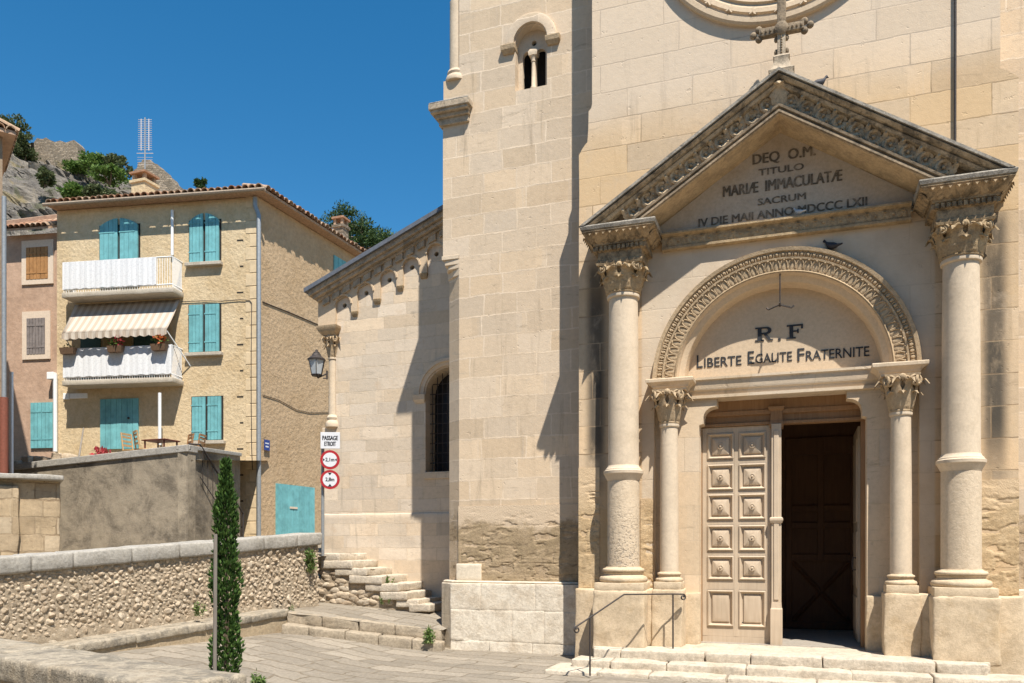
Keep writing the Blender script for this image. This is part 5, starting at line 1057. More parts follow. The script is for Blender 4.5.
# pipes, posts and cables on the house
def onwall(pts, r, name, m, t=-.06): mb = MB(); mb.tube([(hs(a), t, hz(a, b)) for a, b in pts], r, 6); return mb.build(name, m, HO, M=HM, smooth=60)
onwall([(173.5, 211), (173.5, 256)], .05, 'white_pipe', M_WHITE); onwall([(57.5, 375), (57.5, 452)], .07, 'downpipe', M_WHITE, -.1); onwall([(169.5, 396), (169.5, 447)], .05, 'white_post', M_WHITE, -.55)
mb = MB(); mb.box(hs(50.5), hs(57), -.18, .02, hz(54, 380), hz(54, 373)); mb.build('meter_box', M_WHITE, HO, M=HM, bev=.01)
onwall([(182, 302), (205, 301), (222, 301.5), (240, 300), (250, 300.5), (252, 303), (251.5, 380), (252, 446), (253, 470)], .012, 'cable', M_IRON, -.03)
mb = MB(); mb.tube([(-.05, -.10, EZ - .05), (-.05, -.10, 12.6), (.06, -.07, 12.3), (.06, -.07, .9)], .075, 8); mb.build('downpipe', M_ZINC, HO, M=HM, smooth=50)
def onside(pts, r, name, m): mb = MB(); mb.tube([(ss_(a), -.03, sz(a, b)) for a, b in pts], r, 6); return mb.build(name, m, HO, M=SM, smooth=60)
onside([(262, 302), (290, 313), (318, 325), (345, 337)], .016, 'cable', M_IRON); onside([(262, 395), (278, 400), (296, 410), (310, 413), (330, 412)], .011, 'cable', M_IRON)
s0, s1 = ss_(275), ss_(313.5); z0, z1 = sz(275, 534), sz(294, 485.5); mb = MB()
for k in range(7): mb.box(lerp(s0, s1, k / 7) + .012, lerp(s0, s1, (k + 1) / 7) - .012, -.06, .02, z0 - .4, z1)
mb.box(s0 + .01, s1 - .01, -.035, .02, z0 - .4, z1); sd_ = mb.build('side_door', M_TEAL, HO, M=SM); mb = MB(); mb.box(lerp(s0, s1, .33), lerp(s0, s1, .52), -.08, -.05, lerp(z0, z1, .52), lerp(z0, z1, .56)); mb.build('letter_slot', M_TRIM, sd_, M=SM)
mb = MB()
for k in range(4): a, b = lerp(ss_(333), ss_(349), k / 4), lerp(ss_(333), ss_(349), (k + 1) / 4); mb.box(a + .01, b - .01, -.05, .02, sz(338, 285), sz(338, 258))
mb.build('shutter', M_TEAL, HO, M=SM)
def chimney(px0, px1, pyt, d, zb, parent, m, name='chimney'):
    r_ = (px1 - px0) / 810 * d; c = wv(((px0 + px1) / 2 - 512) / 810 * d, d); zt = CZ + (HY - pyt) * d / 810
    mb = MB(); mb.stack(c.x, c.y, [(zb, r_ / 2, r_ / 2), (zt - .45, r_ / 2, r_ / 2), (zt - .43, r_ / 2 + .05, r_ / 2 + .05), (zt - .33, r_ / 2 + .05, r_ / 2 + .05), (zt - .32, r_ * .42, r_ * .42)]); o = mb.build(name, m, parent, bev=.01)
    mb = MB()
    for a, b in ((-1, -1), (1, -1), (1, 1), (-1, 1)): mb.box(c.x + a * r_ * .36 - .05, c.x + a * r_ * .36 + .05, c.y + b * r_ * .36 - .05, c.y + b * r_ * .36 + .05, zt - .33, zt - .10)
    mb.stack(c.x, c.y, [(zt - .10, r_ / 2 + .05, r_ / 2 + .05), (zt - .03, r_ / 2 + .05, r_ / 2 + .05), (zt, r_ / 2, r_ / 2)]); mb.build('chimney_cap', M_TILE, o); return c, zt
chimney(335.5, 346.5, 218, 31.5, 12.9, rf, M_RUIN); chimney(136, 153, 174, 29.5, 12.9, rf, M_OCHRE)
# the pink house next door
PKs = (hs(57.5), hs(-40)); PK = thing('house', 'narrow pink rendered house with an orange-brown and a grey shutter', 'house', HM @ Vector((PKs[1], .3, 0)))
PZ = hz(30, 233); mb = MB(); prism(mb, [(PKs[1], .12), (PKs[0] + .002, .12), (PKs[0] + .002, 8), (PKs[1], 8)], .8, PZ); mb.build('wall', M_PINK, PK, M=HM)
mb = MB(); a, b = hs(9), hs(57.5); mb.hexa([(a - .2, -.3, PZ - .02), (b - .02, -.3, PZ - .02), (b - .02, 5, PZ + 2.6), (a - .2, 5, PZ + 2.6)], [(a - .2, -.3, PZ + .06), (b - .02, -.3, PZ + .06), (b - .02, 5, PZ + 2.68), (a - .2, 5, PZ + 2.68)]); prf = mb.build('roof', M_TILE, PK, M=HM)
mb = MB()
for row in range(5): 
    for i in range(9):
        s = lerp(a - .1, b - .1, (i + .5) / 9); tile(mb, Vector((s, -.36 + row * .85, PZ + .06 + row * .85 * .49)), Vector((0, 1, .49)), Vector((0, 0, 1)), .11, .95)
mb.build('roof_tiles', M_TILE, prf, M=HM)
mb = MB(); mb.hexa([(a - .25, -.35, PZ - .02), (a - .05, -.35, PZ - .02), (a - .05, 5, PZ + 2.6), (a - .25, 5, PZ + 2.6)], [(a - .25, -.35, PZ + .30), (a - .05, -.35, PZ + .30), (a - .05, 5, PZ + 2.95), (a - .25, 5, PZ + 2.95)]); mb.build('verge', M_PINK, prf, M=HM)
def shut2(px0, px1, py0, py1, m, sur, lv=2):
    mb = MB(); 
    if sur: mb.plate([(hs(px0 - 4.5), hz(px0, py1 + 5)), (hs(px1 + 5), hz(px0, py1 + 5)), (hs(px1 + 5), hz(px0, py0 - 7)), (hs(px0 - 4.5), hz(px0, py0 - 7))], [[(hs(px0), hz(px0, py1)), (hs(px1), hz(px0, py1)), (hs(px1), hz(px0, py0)), (hs(px0), hz(px0, py0))]], .07, .14); fr_ = mb.build('window_surround', M_TRIM, PK, M=HM)
    for l in range(lv):
        a, b = lerp(hs(px0), hs(px1), l / lv), lerp(hs(px0), hs(px1), (l + 1) / lv); mb = MB()
        for k in range(3): mb.box(lerp(a, b, k / 3) + .008, lerp(a, b, (k + 1) / 3) - .008, .06, .13, hz(px0, py1), hz(px0, py0))
        for q in (.2, .8): z = lerp(hz(px0, py1), hz(px0, py0), q); mb.box(a + .02, b - .02, .05, .1, z - .03, z + .03)
        mb.build('shutter', m, PK, M=HM)
shut2(24.5, 46.5, 247, 279, M_ORSH, True); shut2(25, 43.5, 318, 354, M_GRSH, True); shut2(29, 51.5, 402.5, 448, M_TEAL, False, 2)
# the house whose corner just shows at the left edge
dL = 20.5; LH = thing('house', 'brown house cut by the left edge with only its eave and drainpipes showing', 'house', wv((3 - 512) / 810 * dL, dL))
c1 = wv((2.5 - 512) / 810 * dL, dL); LM, LL = frame(wv((2.5 - 512) / 810 * dL - 3.2 * cos(.66), dL - 3.2 * sin(.66)), c1); zE = CZ + (HY - 137) * dL / 810
mb = MB(); mb.box(0, LL, 0, 6, .8, zE); mb.build('wall', M_BROWN, LH, M=LM)
mb = MB(); mb.hexa([(0, -.3, zE), (LL + .26, -.3, zE), (LL + .26, 6, zE), (0, 6, zE)], [(0, -.3, zE + .10), (LL + .26, -.3, zE + .10), (LL - 1.6, 6, zE + .9), (0, 6, zE + .9)]); lr = mb.build('roof', M_PINK, LH, M=LM)
mb = MB()
for i in range(12): tile(mb, Vector((LL + .32, -.25 + i * .24, zE + .10)), Vector((-1, 0, .33)), Vector((0, 0, 1)), .115, 1.)
for i in range(8): tile(mb, Vector((LL + .15 - i * .24, -.36, zE + .08)), Vector((0, 1, .1)), Vector((0, 0, 1)), .115, 1.)
mb.build('eave_tiles', M_TILE, lr, M=LM)
mb = MB(); p = bp(4, 300, dL - .2); mb.tube([(p.x, p.y, CZ + (HY - 200) * dL / 810), (p.x, p.y, CZ + (HY - 402) * dL / 810)], .055, 8); mb.build('drainpipe', M_ZINC, LH, smooth=50)
mb = MB(); p = bp(4, 300, dL - .2); mb.tube([(p.x, p.y, CZ + (HY - 399) * dL / 810), (p.x, p.y, 3)], .10, 8); mb.build('lower_drainpipe', M_REDPIPE, LH, smooth=50)
mb = MB(); p = bp(11.5, 300, dL + 1.2); mb.box(p.x - .04, p.x + .04, p.y - .03, p.y + .03, 3.5, CZ + (HY - 372) * (dL + 1.2) / 810); tag(mb.build('white_post', M_WHITE, bev=.006), 'slim white post standing on the terrace beside the red drainpipe', 'post')

# ------------------------------------------------------------------ the rocky hill behind
rid = [(-260, 60), (-60, 88), (0, 118), (20, 139), (35, 145), (60, 150), (80, 160), (100, 172), (130, 181), (150, 186), (175, 194), (200, 204), (240, 222), (300, 246), (380, 270), (520, 330)]
def ry(px):
    for (a, b), (c, d) in zip(rid, rid[1:]):
        if a <= px <= c: return lerp(b, d, (px - a) / (c - a))
    return rid[-1][1]
mb = MB(); nu, nv = 240, 130; vs = []
for j in range(nv + 1):
    v = j / nv
    for i in range(nu + 1):
        px = lerp(-260, 520, i / nu); d = lerp(46, 85, min(v / .8, 1)) if v < .8 else lerp(85, 170, (v - .8) / .2)
        zt_ = CZ + (HY - ry(px)) * 85 / 810; f = min(1, v / .8); z = lerp(5, zt_, f ** .8) if v < .8 else lerp(zt_, zt_ - 8, (v - .8) / .2)
        p = wv((px - 512) / 810 * d, d, z); k = 1 if v < .78 else .25
        q = Vector((p.x * .12, p.y * .12, p.z * .3)); nz = noise.hetero_terrain(q, 1.0, 2.1, 6, .6) * .8 - .6 + noise.fractal(q * 4, 1., 2.1, 5) * .5
        st_ = (math.floor(p.z / 1.3 + noise.noise(p * .15) * 1.5) * 1.3 - p.z) * .7 if v < .78 else 0
        p += Vector((-.2, -.8, .25)) * nz * 2.2 * k + Vector((0, 0, st_ * .4)) + Vector((0, -.5, 0)) * st_; vs.append(p)
mb.add(vs, [(j * (nu + 1) + i, j * (nu + 1) + i + 1, (j + 1) * (nu + 1) + i + 1, (j + 1) * (nu + 1) + i) for j in range(nv) for i in range(nu)])
hl = mb.build('hill', M_ROCK, smooth=32); struct(hl)
def ruin(label, poly, d, th):
    mb = MB(); pts = [bp(a, b, d) for a, b in poly]; q = wv(.15, 1.).normalized() * th; n = len(pts)
    mb.add([p for p in pts] + [p + q for p in pts], [tuple(range(n)), tuple(range(2 * n - 1, n - 1, -1))] + [(i, (i + 1) % n, n + (i + 1) % n, n + i) for i in range(n)]); tag(mb.build('ruined_wall', M_RUIN), label, 'ruin')
ruin('broken old stone wall on the hilltop between the bushes', [(34, 170), (78, 175), (77.5, 144), (74, 140), (70, 141), (66, 142.5), (60, 140.5), (55, 142), (50, 140), (46, 137.5), (42, 139), (37, 138), (34, 142)], 82, 1.2)
ruin('sloping ruined stone gable on the hill right of the aerial', [(133, 215), (184, 215), (179, 191), (177, 184), (174, 183), (171, 177), (167, 176), (164, 170), (160, 169), (157, 164), (152, 163), (150, 159.5), (146, 160), (143, 159), (141, 162), (138, 163), (137, 168), (134, 170), (132, 178)], 66, 1.0)

# ------------------------------------------------------------------ plants
def leaves(mb, c, n, size, rs, fl=.5, r=rnd):
    for _ in range(n):
        a = Vector((r.gauss(0, 1), r.gauss(0, 1), r.gauss(0, 1))).normalized() * (r.random() ** .5); p = Vector(c) + Vector((a.x * rs[0], a.y * rs[1], a.z * rs[2]))
        d = (a * .7 + Vector((r.uniform(-1, 1), r.uniform(-1, 1), r.uniform(-.3, 1)))).normalized(); w = d.cross(Vector((r.uniform(-1, 1), r.uniform(-1, 1), r.uniform(-1, 1)))).normalized()
        s = size * r.uniform(.6, 1.3); mb.add([p - w * s * .05, p + d * s * .45 - w * s * fl * .5, p + d * s, p + d * s * .5 + w * s * fl * .5], [(0, 1, 2, 3)])
def bush(name, label, c, R, m, ncl, nl, size, trunk=True, group=None, cat='bush'):
    t = thing(name, label, cat, Vector(c) - Vector((0, 0, R[2])), group); r = random.Random(int(abs(c[0]) * 100) + ncl); mb = MB()
    for i in range(ncl):
        a = Vector((r.gauss(0, 1), r.gauss(0, 1), r.gauss(0, 1))).normalized() * (.35 + .6 * r.random()); k = r.uniform(.18, .38)
        leaves(mb, (c[0] + a.x * R[0], c[1] + a.y * R[1], c[2] + a.z * R[2]), nl, size, (R[0] * k, R[1] * k, R[2] * k * .8), .55, r)
    mb.build('foliage', m, t, fixn=False)
    if trunk:
        mb = MB()
        for i in range(5):
            e = Vector(c) + Vector((r.uniform(-.6, .6) * R[0], r.uniform(-.6, .6) * R[1], r.uniform(-.1, .5) * R[2])); b = Vector(c) - Vector((0, 0, R[2] * 1.2)); mb.tube([b, lerp(b, e, .5) + Vector((.05 * R[0], 0, 0)), e], [R[0] * .05, R[0] * .04, R[0] * .015], 5)
        mb.build('stems', M_BARK, t)
    return t
G1 = 'bushes on the rocky hill'
for (px, py, d, rx, rz, m, n, l) in ((4, 122, 80, 3.0, 1.8, M_BUSHD, 26, 'dark bush behind the brown house eave at the left edge'), (22, 140, 80, 1.7, 2.9, M_BUSHD, 24, 'tall dark green bush left of the broken hilltop wall'),
    (76, 164, 78, 1.4, 1.0, M_BUSH, 16, 'small bright bush right of the broken hilltop wall'), (96, 160, 77, 2.0, 1.5, M_BUSH, 26, 'bright green bush in the middle of the hilltop row'), (118, 163, 76, 1.6, 1.6, M_BUSHD, 22, 'rounded dark bush just left of the aerial'), (110, 172, 72, 2.2, 1.1, M_BUSH, 20, 'low spreading bush under the hilltop row'),
    (75, 191, 60, 1.6, .9, M_BUSH, 18, 'green bush showing above the roof tiles at the rock foot'), (104, 194, 60, 1.7, .8, M_BUSHD, 16, 'greyish shrub above the ochre roof left of the chimney'), (45, 172, 70, 1.0, 1.3, M_BUSHD, 12, 'dry scrubby shrub clinging to the cliff face'),
    (201, 186, 52, .62, .95, M_CED, 16, 'small dark bush standing alone above the roof edge')):
    c = bp(px, py, d); bush('bush', l, c + Vector((0, 0, -.25 * rz)), (rx * .76, rx * .76, rz * .66), m, n + 10, 95, .26 if d > 58 else .16, True, G1)
# cedar behind the chapel roof
cd = 46.; cc = bp(362, 235, cd); ct = thing('cedar_tree', 'broad dark cedar rising behind the chimney and the chapel roof', 'tree', (cc.x, cc.y, 3)); mb = MB()
mb.tube([(cc.x, cc.y, 3), (cc.x + .2, cc.y, 12), (cc.x, cc.y, 20.4)], [.5, .35, .06], 8); r8 = random.Random(9); F = MB()
rt_, dp_ = wv(1, 0), wv(0, 1)
for k, (px, py, rw_, n) in enumerate(((345, 211, 1.0, 7), (355, 216, 1.5, 10), (338, 222, 1.0, 8), (366, 226, 1.5, 12), (380, 232, 1.3, 10), (352, 230, 1.6, 12), (366, 240, 1.9, 14), (390, 240, 1.0, 8), (340, 240, 1.3, 10), (352, 252, 2.2, 12), (375, 252, 2.0, 12), (360, 268, 2.6, 14), (360, 290, 3.0, 14))):
    c = bp(px + 2, py + 11, cd); hb = Vector((cc.x, cc.y, c.z - .5)); mb.tube([hb, lerp(hb, c, .6), c], [.12, .08, .03], 5)
    for i in range(n):
        a = r8.uniform(0, 2 * pi); q = c + rt_ * cos(a) * rw_ * r8.uniform(.2, .95) + dp_ * sin(a) * 1.6 + Vector((0, 0, r8.uniform(-.25, .3)))
        leaves(F, q, 150, .19, (.55, .5, .20), .30, r8)
mb.build('trunk', M_BARK, ct, smooth=50); F.build('crown', M_CED, ct, fixn=False)
# slim cypress with its stake, between the near wall and the plaza
cyd = 8.0; cb = wv((226 - 512) / 810 * cyd, cyd, -.15); CY = thing('cypress_tree', 'slim columnar cypress rising behind the nearest wall', 'tree', cb); mb = MB()
mb.tube([cb, cb + Vector((.01, 0, 1.2)), cb + Vector((0, 0, 2.4))], [.03, .022, .006], 7); mb.build('trunk', M_BARK, CY); mb = MB(); r9 = random.Random(4); H = 2.66
for i in range(4200):
    z = H * r9.random() ** .92; f = z / H; R = .128 * (min(1, (1.02 - f) * 2.6) ** .6) * (.72 + .28 * sm(0, .25, f)) * (1 + .16 * sin(z * 9 + 1) + .13 * noise.noise(Vector((z * 5, i % 7, 0))))
    a = r9.uniform(0, 2 * pi); R *= 1 + .22 * noise.noise(Vector((cos(a) * 1.4, sin(a) * 1.4, z * 4.5))); rr_ = R * (r9.random() ** .35)
    p = cb + Vector((rr_ * cos(a), rr_ * sin(a), z)); up = Vector((cos(a) * .5, sin(a) * .5, 1)).normalized()
    for q in range(3):
        d = (up + Vector((r9.uniform(-.5, .5), r9.uniform(-.5, .5), r9.uniform(-.2, .3)))).normalized(); w = d.cross(Vector((r9.uniform(-1, 1), r9.uniform(-1, 1), .2))).normalized(); s = r9.uniform(.03, .06)
        mb.add([p - w * .004, p + d * s * .5 - w * s * .2, p + d * s, p + d * s * .5 + w * s * .2], [(0, 1, 2, 3)])
mb.build('foliage', M_CYP, CY, fixn=False)
p0 = bp(214.5, 666, 7.72); mb = MB(); zt_ = CZ + 14 * 7.72 / 810; mb.tube([(p0.x, p0.y, -.2), (p0.x + .012, p0.y, zt_)], [.019, .017], 8); tag(mb.build('wooden_stake', M_STAKE, smooth=40), 'grey wooden stake standing in front of the slim cypress', 'stake')
def weed(label, c, n, h, spread, m=M_WEED, droop=0.):
    mb = MB(); r = random.Random(int(abs(c[0]) * 977) % 1000 + n); c = Vector(c)
    for k in range(max(3, n // 18)):
        a = r.uniform(0, 2 * pi); b = c + Vector((cos(a), sin(a) * .6, 0)) * spread * .5 * r.random()
        if droop: leaves(mb, b + Vector((0, -.05, -h * r.uniform(.1, 1.3))), 26, h * .22, (h * .18, h * .18, h * .22), .45, r)
        else:
            tip = b + Vector((r.uniform(-.3, .3) * h, r.uniform(-.3, .3) * h, h * r.uniform(.5, 1.05))); mb.tube([b, lerp(b, tip, .5) + Vector((0, 0, .03 * h)), tip], [h * .018, h * .014, h * .006], 4)
            for q in range(11): leaves(mb, lerp(b, tip, (q + 1) / 11), 3, h * .26, (h * .05, h * .05, h * .05), .38, r)
    tag(mb.build('weed_plant', m, fixn=False), label, 'weed', 'weeds growing in the stone joints')
weed('big green weed hanging from the right end of the rubble wall', bp(312, 551, 15.2), 300, .27, .22, droop=.45)
weed('green tuft at the foot of the rubble wall left of the cypress', bp(197, 616, 12.9) + Vector((0, 0, .0)), 120, .20, .5)
weed('grass tuft in the corner between landing step and tower', Vector((-5.85, 12.32, .05)), 150, .26, .25)
weed('weed on the fifth stair against the chapel wall', Vector((fx(387, 13.9), 13.9, fz(387, 584, 13.9) - .02)), 90, .17, .3)
weed('weed at the end of the nearest wall near the bottom edge', bp(255, 694, 4.3), 150, .11, .14)
weed('small weed below the lowest stairs', Vector((fx(384, 13.62), 13.62, fz(384, 604, 13.62))), 60, .14, .25)
weed('green plant at the right edge beside the wall plinth', Vector((fx(1023, 12.25), 12.25, -.03)), 160, .34, .3)
weed('tiny tuft where the kerb meets the rubble wall end', bp(290, 612, 14.6), 50, .12, .3)

# ------------------------------------------------------------------ small things
# handrail by the portal
hr = thing('portal_handrail', 'thin wrought iron handrail with scrolled ends beside the portal steps', 'railing', (fx(590, 10.57), 10.57, 0))
pA = Vector((fx(577, 10.40), 10.40, fz(577, 626, 10.40))); pB = Vector((fx(590, 10.57), 10.57, fz(590, 617.5, 10.57))); pC = Vector((fx(624, 11.1), 11.1, fz(624, 594.5, 11.1))); pD = Vector((fx(673, 11.75), 11.75, fz(673, 594, 11.75))); pE = Vector((fx(683, 11.85), 11.85, fz(683, 594.2, 11.85)))
dd = (pA - pB); dh = Vector((dd.x, dd.y, 0)).normalized(); sc1 = [pA + dh * (.05 * (1 - i * .05) * sin(i * .6)) + Vector((0, 0, -.05 + .05 * (1 - i * .05) * cos(i * .6))) for i in range(14)]
de = (pE - pD); de.z = 0; de.normalize(); sc2 = [pE + de * .045 * (1 - i * .05) * sin(i * .6) + Vector((0, 0, -.045 + .045 * (1 - i * .05) * cos(i * .6))) for i in range(14)]
mb = MB(); mb.tube(list(reversed(sc1)) + [pB, lerp(pB, pC, .5), pC, pD] + sc2, .0115, 6); mb.build('handrail', M_IRON, hr, smooth=60)
for p, zb in ((pB, -.06), (pD, .18)): mb = MB(); mb.tube([(p.x, p.y, zb), tuple(p)], .0125, 6); mb.build('post', M_IRON, hr)
# road signs
sg = thing('sign_post', 'grey pole with a white panel and two round red-ringed limit signs', 'road sign', bp(323, 545, 15.75)); sd0 = 15.65
face = wv(.06, -1).normalized(); rgt = Vector((-face.y, face.x, 0)); 
def SGM(px, py): p = bp(px, py, sd0); return Matrix(((rgt.x, -face.x, 0, p.x), (rgt.y, -face.y, 0, p.y), (0, 0, 1, p.z), (0, 0, 0, 1)))
pp = bp(322.8, 545, 15.75); mb = MB(); mb.tube([(pp.x, pp.y, 1.50), (pp.x, pp.y, CZ + (HY - 438) * 15.75 / 810)], .032, 10); mb.build('pole', M_ZINC, sg, smooth=40)
M_SW = simple('sign_white', (.62, .62, .63), .4, .03); M_SR = simple('sign_red', (.36, .025, .03), .4, .05); M_SK = simple('sign_black', (.02, .02, .025), .4, .05)
k = sd0 / 810; mb = MB(); mb.box(-9.6 * k, 9.6 * k, -.012, .012, -8.2 * k, 8.2 * k); pn = mb.build('sign_panel', M_SW, sg, M=SGM(330.3, 440.5), bev=.004)
mb = MB(); put_text(mb, 'PASSAGE', -7.6 * k, 7.6 * k, -.014, .4 * k, 4.2 * k, depth=.002, bold=.045); put_text(mb, 'ETROIT', -5.6 * k, 5.6 * k, -.014, -5.4 * k, 4.2 * k, depth=.002, bold=.045); mb.build('sign_text', M_SK, pn, M=SGM(330.3, 440.5))
for cy2, txt, vert in ((459.8, '2,1m', False), (479.6, '2,8m', True)):
    Mx = SGM(330, cy2); R = 9.6 * k; mb = MB(); mb.lathe([(R, -.012), (R, .012)], seg=40, M=RX(pi / 2)); rs = mb.build('round_sign', M_SR, sg, M=Mx, smooth=30)
    mb = MB(); mb.lathe([(R * .74, -.004), (R * .74, .0035)], seg=40, M=T(0, -.012, 0) @ RX(pi / 2)); mb.build('sign_face', M_SW, rs, M=Mx, smooth=30)
    mb = MB(); put_text(mb, txt, -4.3 * k, 4.3 * k, -.0165, -1.6 * k, 3.6 * k, depth=.002, bold=.045)
    for e in (-1, 1):
        tri = [(e * 6.8 * k, -1.5 * k), (e * 6.8 * k, 1.5 * k), (e * 4.9 * k, 0)] if not vert else [(-1.8 * k, e * 6.8 * k), (1.8 * k, e * 6.8 * k), (0, e * 4.2 * k)]
        mb.plate(tri, [], -.018, -.0165)
    mb.build('sign_text', M_SK, rs, M=Mx)
# street lamp on its bracket
ld = 16.75; lc = bp(316.6, 366, ld); kk = ld / 810
lm = thing('street_lamp', 'old black lantern with frosted panes on a wall bracket left of the chapel column', 'lamp', lc)
mb = MB(); q = lambda z, r_: [(r_ * cos(pi / 4 + i * pi / 2), r_ * sin(pi / 4 + i * pi / 2), z) for i in range(4)]
mb.lathe([(.10, -.21), (.105, -.195), (.115, -.19), (.115, -.175)], seg=8, M=T(*lc)); mb.lathe([(.185, .11), (.19, .14), (.15, .17), (.10, .21), (.085, .25), (.07, .25), (.065, .28), (.03, .30), (.025, .33), (.004, .345)], seg=8, M=T(*lc))
for i in range(6): a = 2 * pi * i / 6; mb.tube([lc + Vector((.112 * cos(a), .112 * sin(a), -.18)), lc + Vector((.178 * cos(a), .178 * sin(a), .115))], .010, 4)
mb.build('lantern_frame', M_IRON, lm, smooth=30); mb = MB(); mb.lathe([(.105, -.175), (.168, .112)], seg=6, M=T(*lc)); t = NT('frosted_glass', .3, .4); t.col((.62, .66, .68)); t.b.inputs['Transmission Weight'].default_value = .35; mb.build('lantern_panes', t.m, lm)
bx = bp(327, 373.5, ld + .05); mb = MB(); mb.tube([lc + Vector((0, 0, -.20)), lc + Vector((.03, 0, -.25)), lerp(lc, bx, .5) + Vector((0, 0, -.13)), bx + Vector((0, 0, 0))], .016, 6); mb.tube([bx + Vector((0, 0, -.12)), bx + Vector((0, 0, .06))], .02, 6)
mb.tube([bx + Vector((0, 0, -.10)), lerp(lc, bx, .6) + Vector((0, 0, -.16))], .012, 5); mb.build('bracket', M_IRON, lm, smooth=50)
# street name plates
M_BLUE = simple('enamel_blue', (.025, .05, .22), .35, .1)
mb = MB(); a, b = ss_(262.2), ss_(267.6); z0, z1 = sz(265, 450.5), sz(265, 440); mb.box(a, b, -.09, -.075, z0, z1); nm = mb.build('street_plate', M_BLUE, M=SM); tag(nm, 'small dark blue street name plate on the ochre house flank by the downpipe', 'street sign')
mb = MB(); mb.box(lerp(a, b, .15), lerp(a, b, .8), -.094, -.09, lerp(z0, z1, .60), lerp(z0, z1, .72)); mb.box(lerp(a, b, .2), lerp(a, b, .75), -.094, -.09, lerp(z0, z1, .28), lerp(z0, z1, .42)); mb.build('plate_lettering', M_SW, nm, M=SM)
mb = MB(); mb.box(hs(64), hs(70), -.05, .02, hz(67, 399.5), hz(67, 393.5)); mb.box(hs(70.5), hs(88), -.05, .02, hz(79, 398.5), hz(79, 393.5)); tag(mb.build('name_plate', M_WHITE, M=HM, bev=.01), 'pale name plate on the ochre house wall under the lower balcony', 'plate')
# flower boxes on the lower balcony
for (px, m, lb) in ((69, None, 'empty brown flower box at the left end of the lower balcony rail'), (116.5, M_RED, 'flower box with pink-red blooms at the middle of the lower balcony rail'), (160, M_ORA, 'flower box with orange blooms at the right of the lower balcony rail')):
    s = hs(px, -.7); z = BL2[2]; fb = thing('flower_box', lb, 'flower box', HM @ Vector((s, -.72, z - .12)), 'flower boxes on the balcony rail'); mb = MB(); mb.stack(0, 0, [(-.15, .22, .07), (.05, .26, .10), (.05, .235, .08), (.02, .235, .08)]); mb.build('box', simple('brown_plastic', (.14, .085, .05), .6, .2), fb, M=HM @ T(s, -.74, z - .05))
    c = HM @ Vector((s, -.74, z + .10)); mb = MB(); r = random.Random(int(px))
    if m:
        leaves(mb, c + Vector((0, 0, .02)), 70, .12, (.24, .12, .12), .5, r); mb.build('leaves', M_BUSH, fb, fixn=False); mb = MB(); leaves(mb, c + Vector((.05, 0, .08)), 60, .11, (.22, .12, .12), .9, r); mb.build('flowers', m, fb, fixn=False)
    else: leaves(mb, c - Vector((0, 0, .06)), 26, .09, (.2, .08, .05), .4, r); mb.build('leaves', M_BUSHD, fb, fixn=False)
# terrace furniture
zT = 4.0
def chair(label, px, d, rot, m):
    p = bp(px, 440, d); p.z = zT; c = thing('terrace_chair', label, 'chair', p, 'chairs on the terrace'); Mx = T(*p) @ RZ(rot)
    mb = MB(); mb.box(-.21, .21, -.21, .21, .43, .46); mb.build('seat', m, c, M=Mx, bev=.008); mb = MB()
    for x in (-.19, .19): mb.tube([(x, .19, .45), (x, .26, .95)], .02, 5)
    for z in (.60, .72, .84, .93): mb.box(-.2, .2, .19 + (z - .45) * .14, .215 + (z - .45) * .14, z - .03, z + .03)
    mb.build('backrest', m, c, M=Mx)
    for x in (-.18, .18):
        for y in (-.18, .18): mb = MB(); mb.tube([(x, y, 0), (x * .95, y * .95, .44)], .02, 5); mb.build('leg', m, c, M=Mx)
MW1 = simple('pale_chair_wood', (.45, .29, .14), .6, .2); MW2 = simple('dark_red_wood', (.12, .035, .025), .5, .2); MW3 = simple('brown_chair_wood', (.30, .16, .07), .6, .2)
chair('pale wooden chair left of the dark terrace table', 133.5, 23.3, 1.6, MW1); chair('low pale chair directly beside the dark terrace table', 145, 23.0, 2.6, MW1); chair('brown wooden chair between the table and the stair rail', 182, 23.3, -.5, MW3); chair('brown chair nearest the top of the stair rail', 194, 23.6, -1.3, MW3)
p = bp(161, 440, 23.2); p.z = zT; tb = thing('terrace_table', 'dark red round-edged table on the terrace between the chairs', 'table', p); mb = MB(); mb.rough(-.42, .42, -.32, .32, .70, .735, .1, .015, .001, 5, M=T(*p)); mb.build('table_top', MW2, tb, smooth=40)
for x in (-.34, .34):
    for y in (-.25, .25): mb = MB(); mb.tube([(p.x + x, p.y + y, zT), (p.x + x, p.y + y, zT + .71)], .025, 6); mb.build('leg', MW2, tb)
p = bp(101, 444, 23.4); p.z = 4.05; fp_ = thing('flower_pot', 'pot of dark red plants on the terrace in front of the teal door', 'flower pot', p); mb = MB(); mb.lathe([(.10, 0), (.14, .22), (.155, .22), (.155, .26), (.12, .26), (.11, .22)], p.x, p.y, 16, M=T(0, 0, p.z)); mb.build('pot', M_TILE, fp_, smooth=40); mb = MB(); leaves(mb, p + Vector((0, 0, .34)), 120, .12, (.28, .2, .13), .6); mb.build('leaves', M_RED, fp_, fixn=False)
p = bp(79, 449, 24.0); mb = MB(); q = bp(83.5, 428, 25.5); mb.tube([(p.x, p.y, 4.35), tuple(q)], [.03, .018], 6); tag(mb.build('broom_handle', M_STAKE), 'thin wooden pole leaning on the ochre wall left of the teal door', 'pole')
r = random.Random(8)
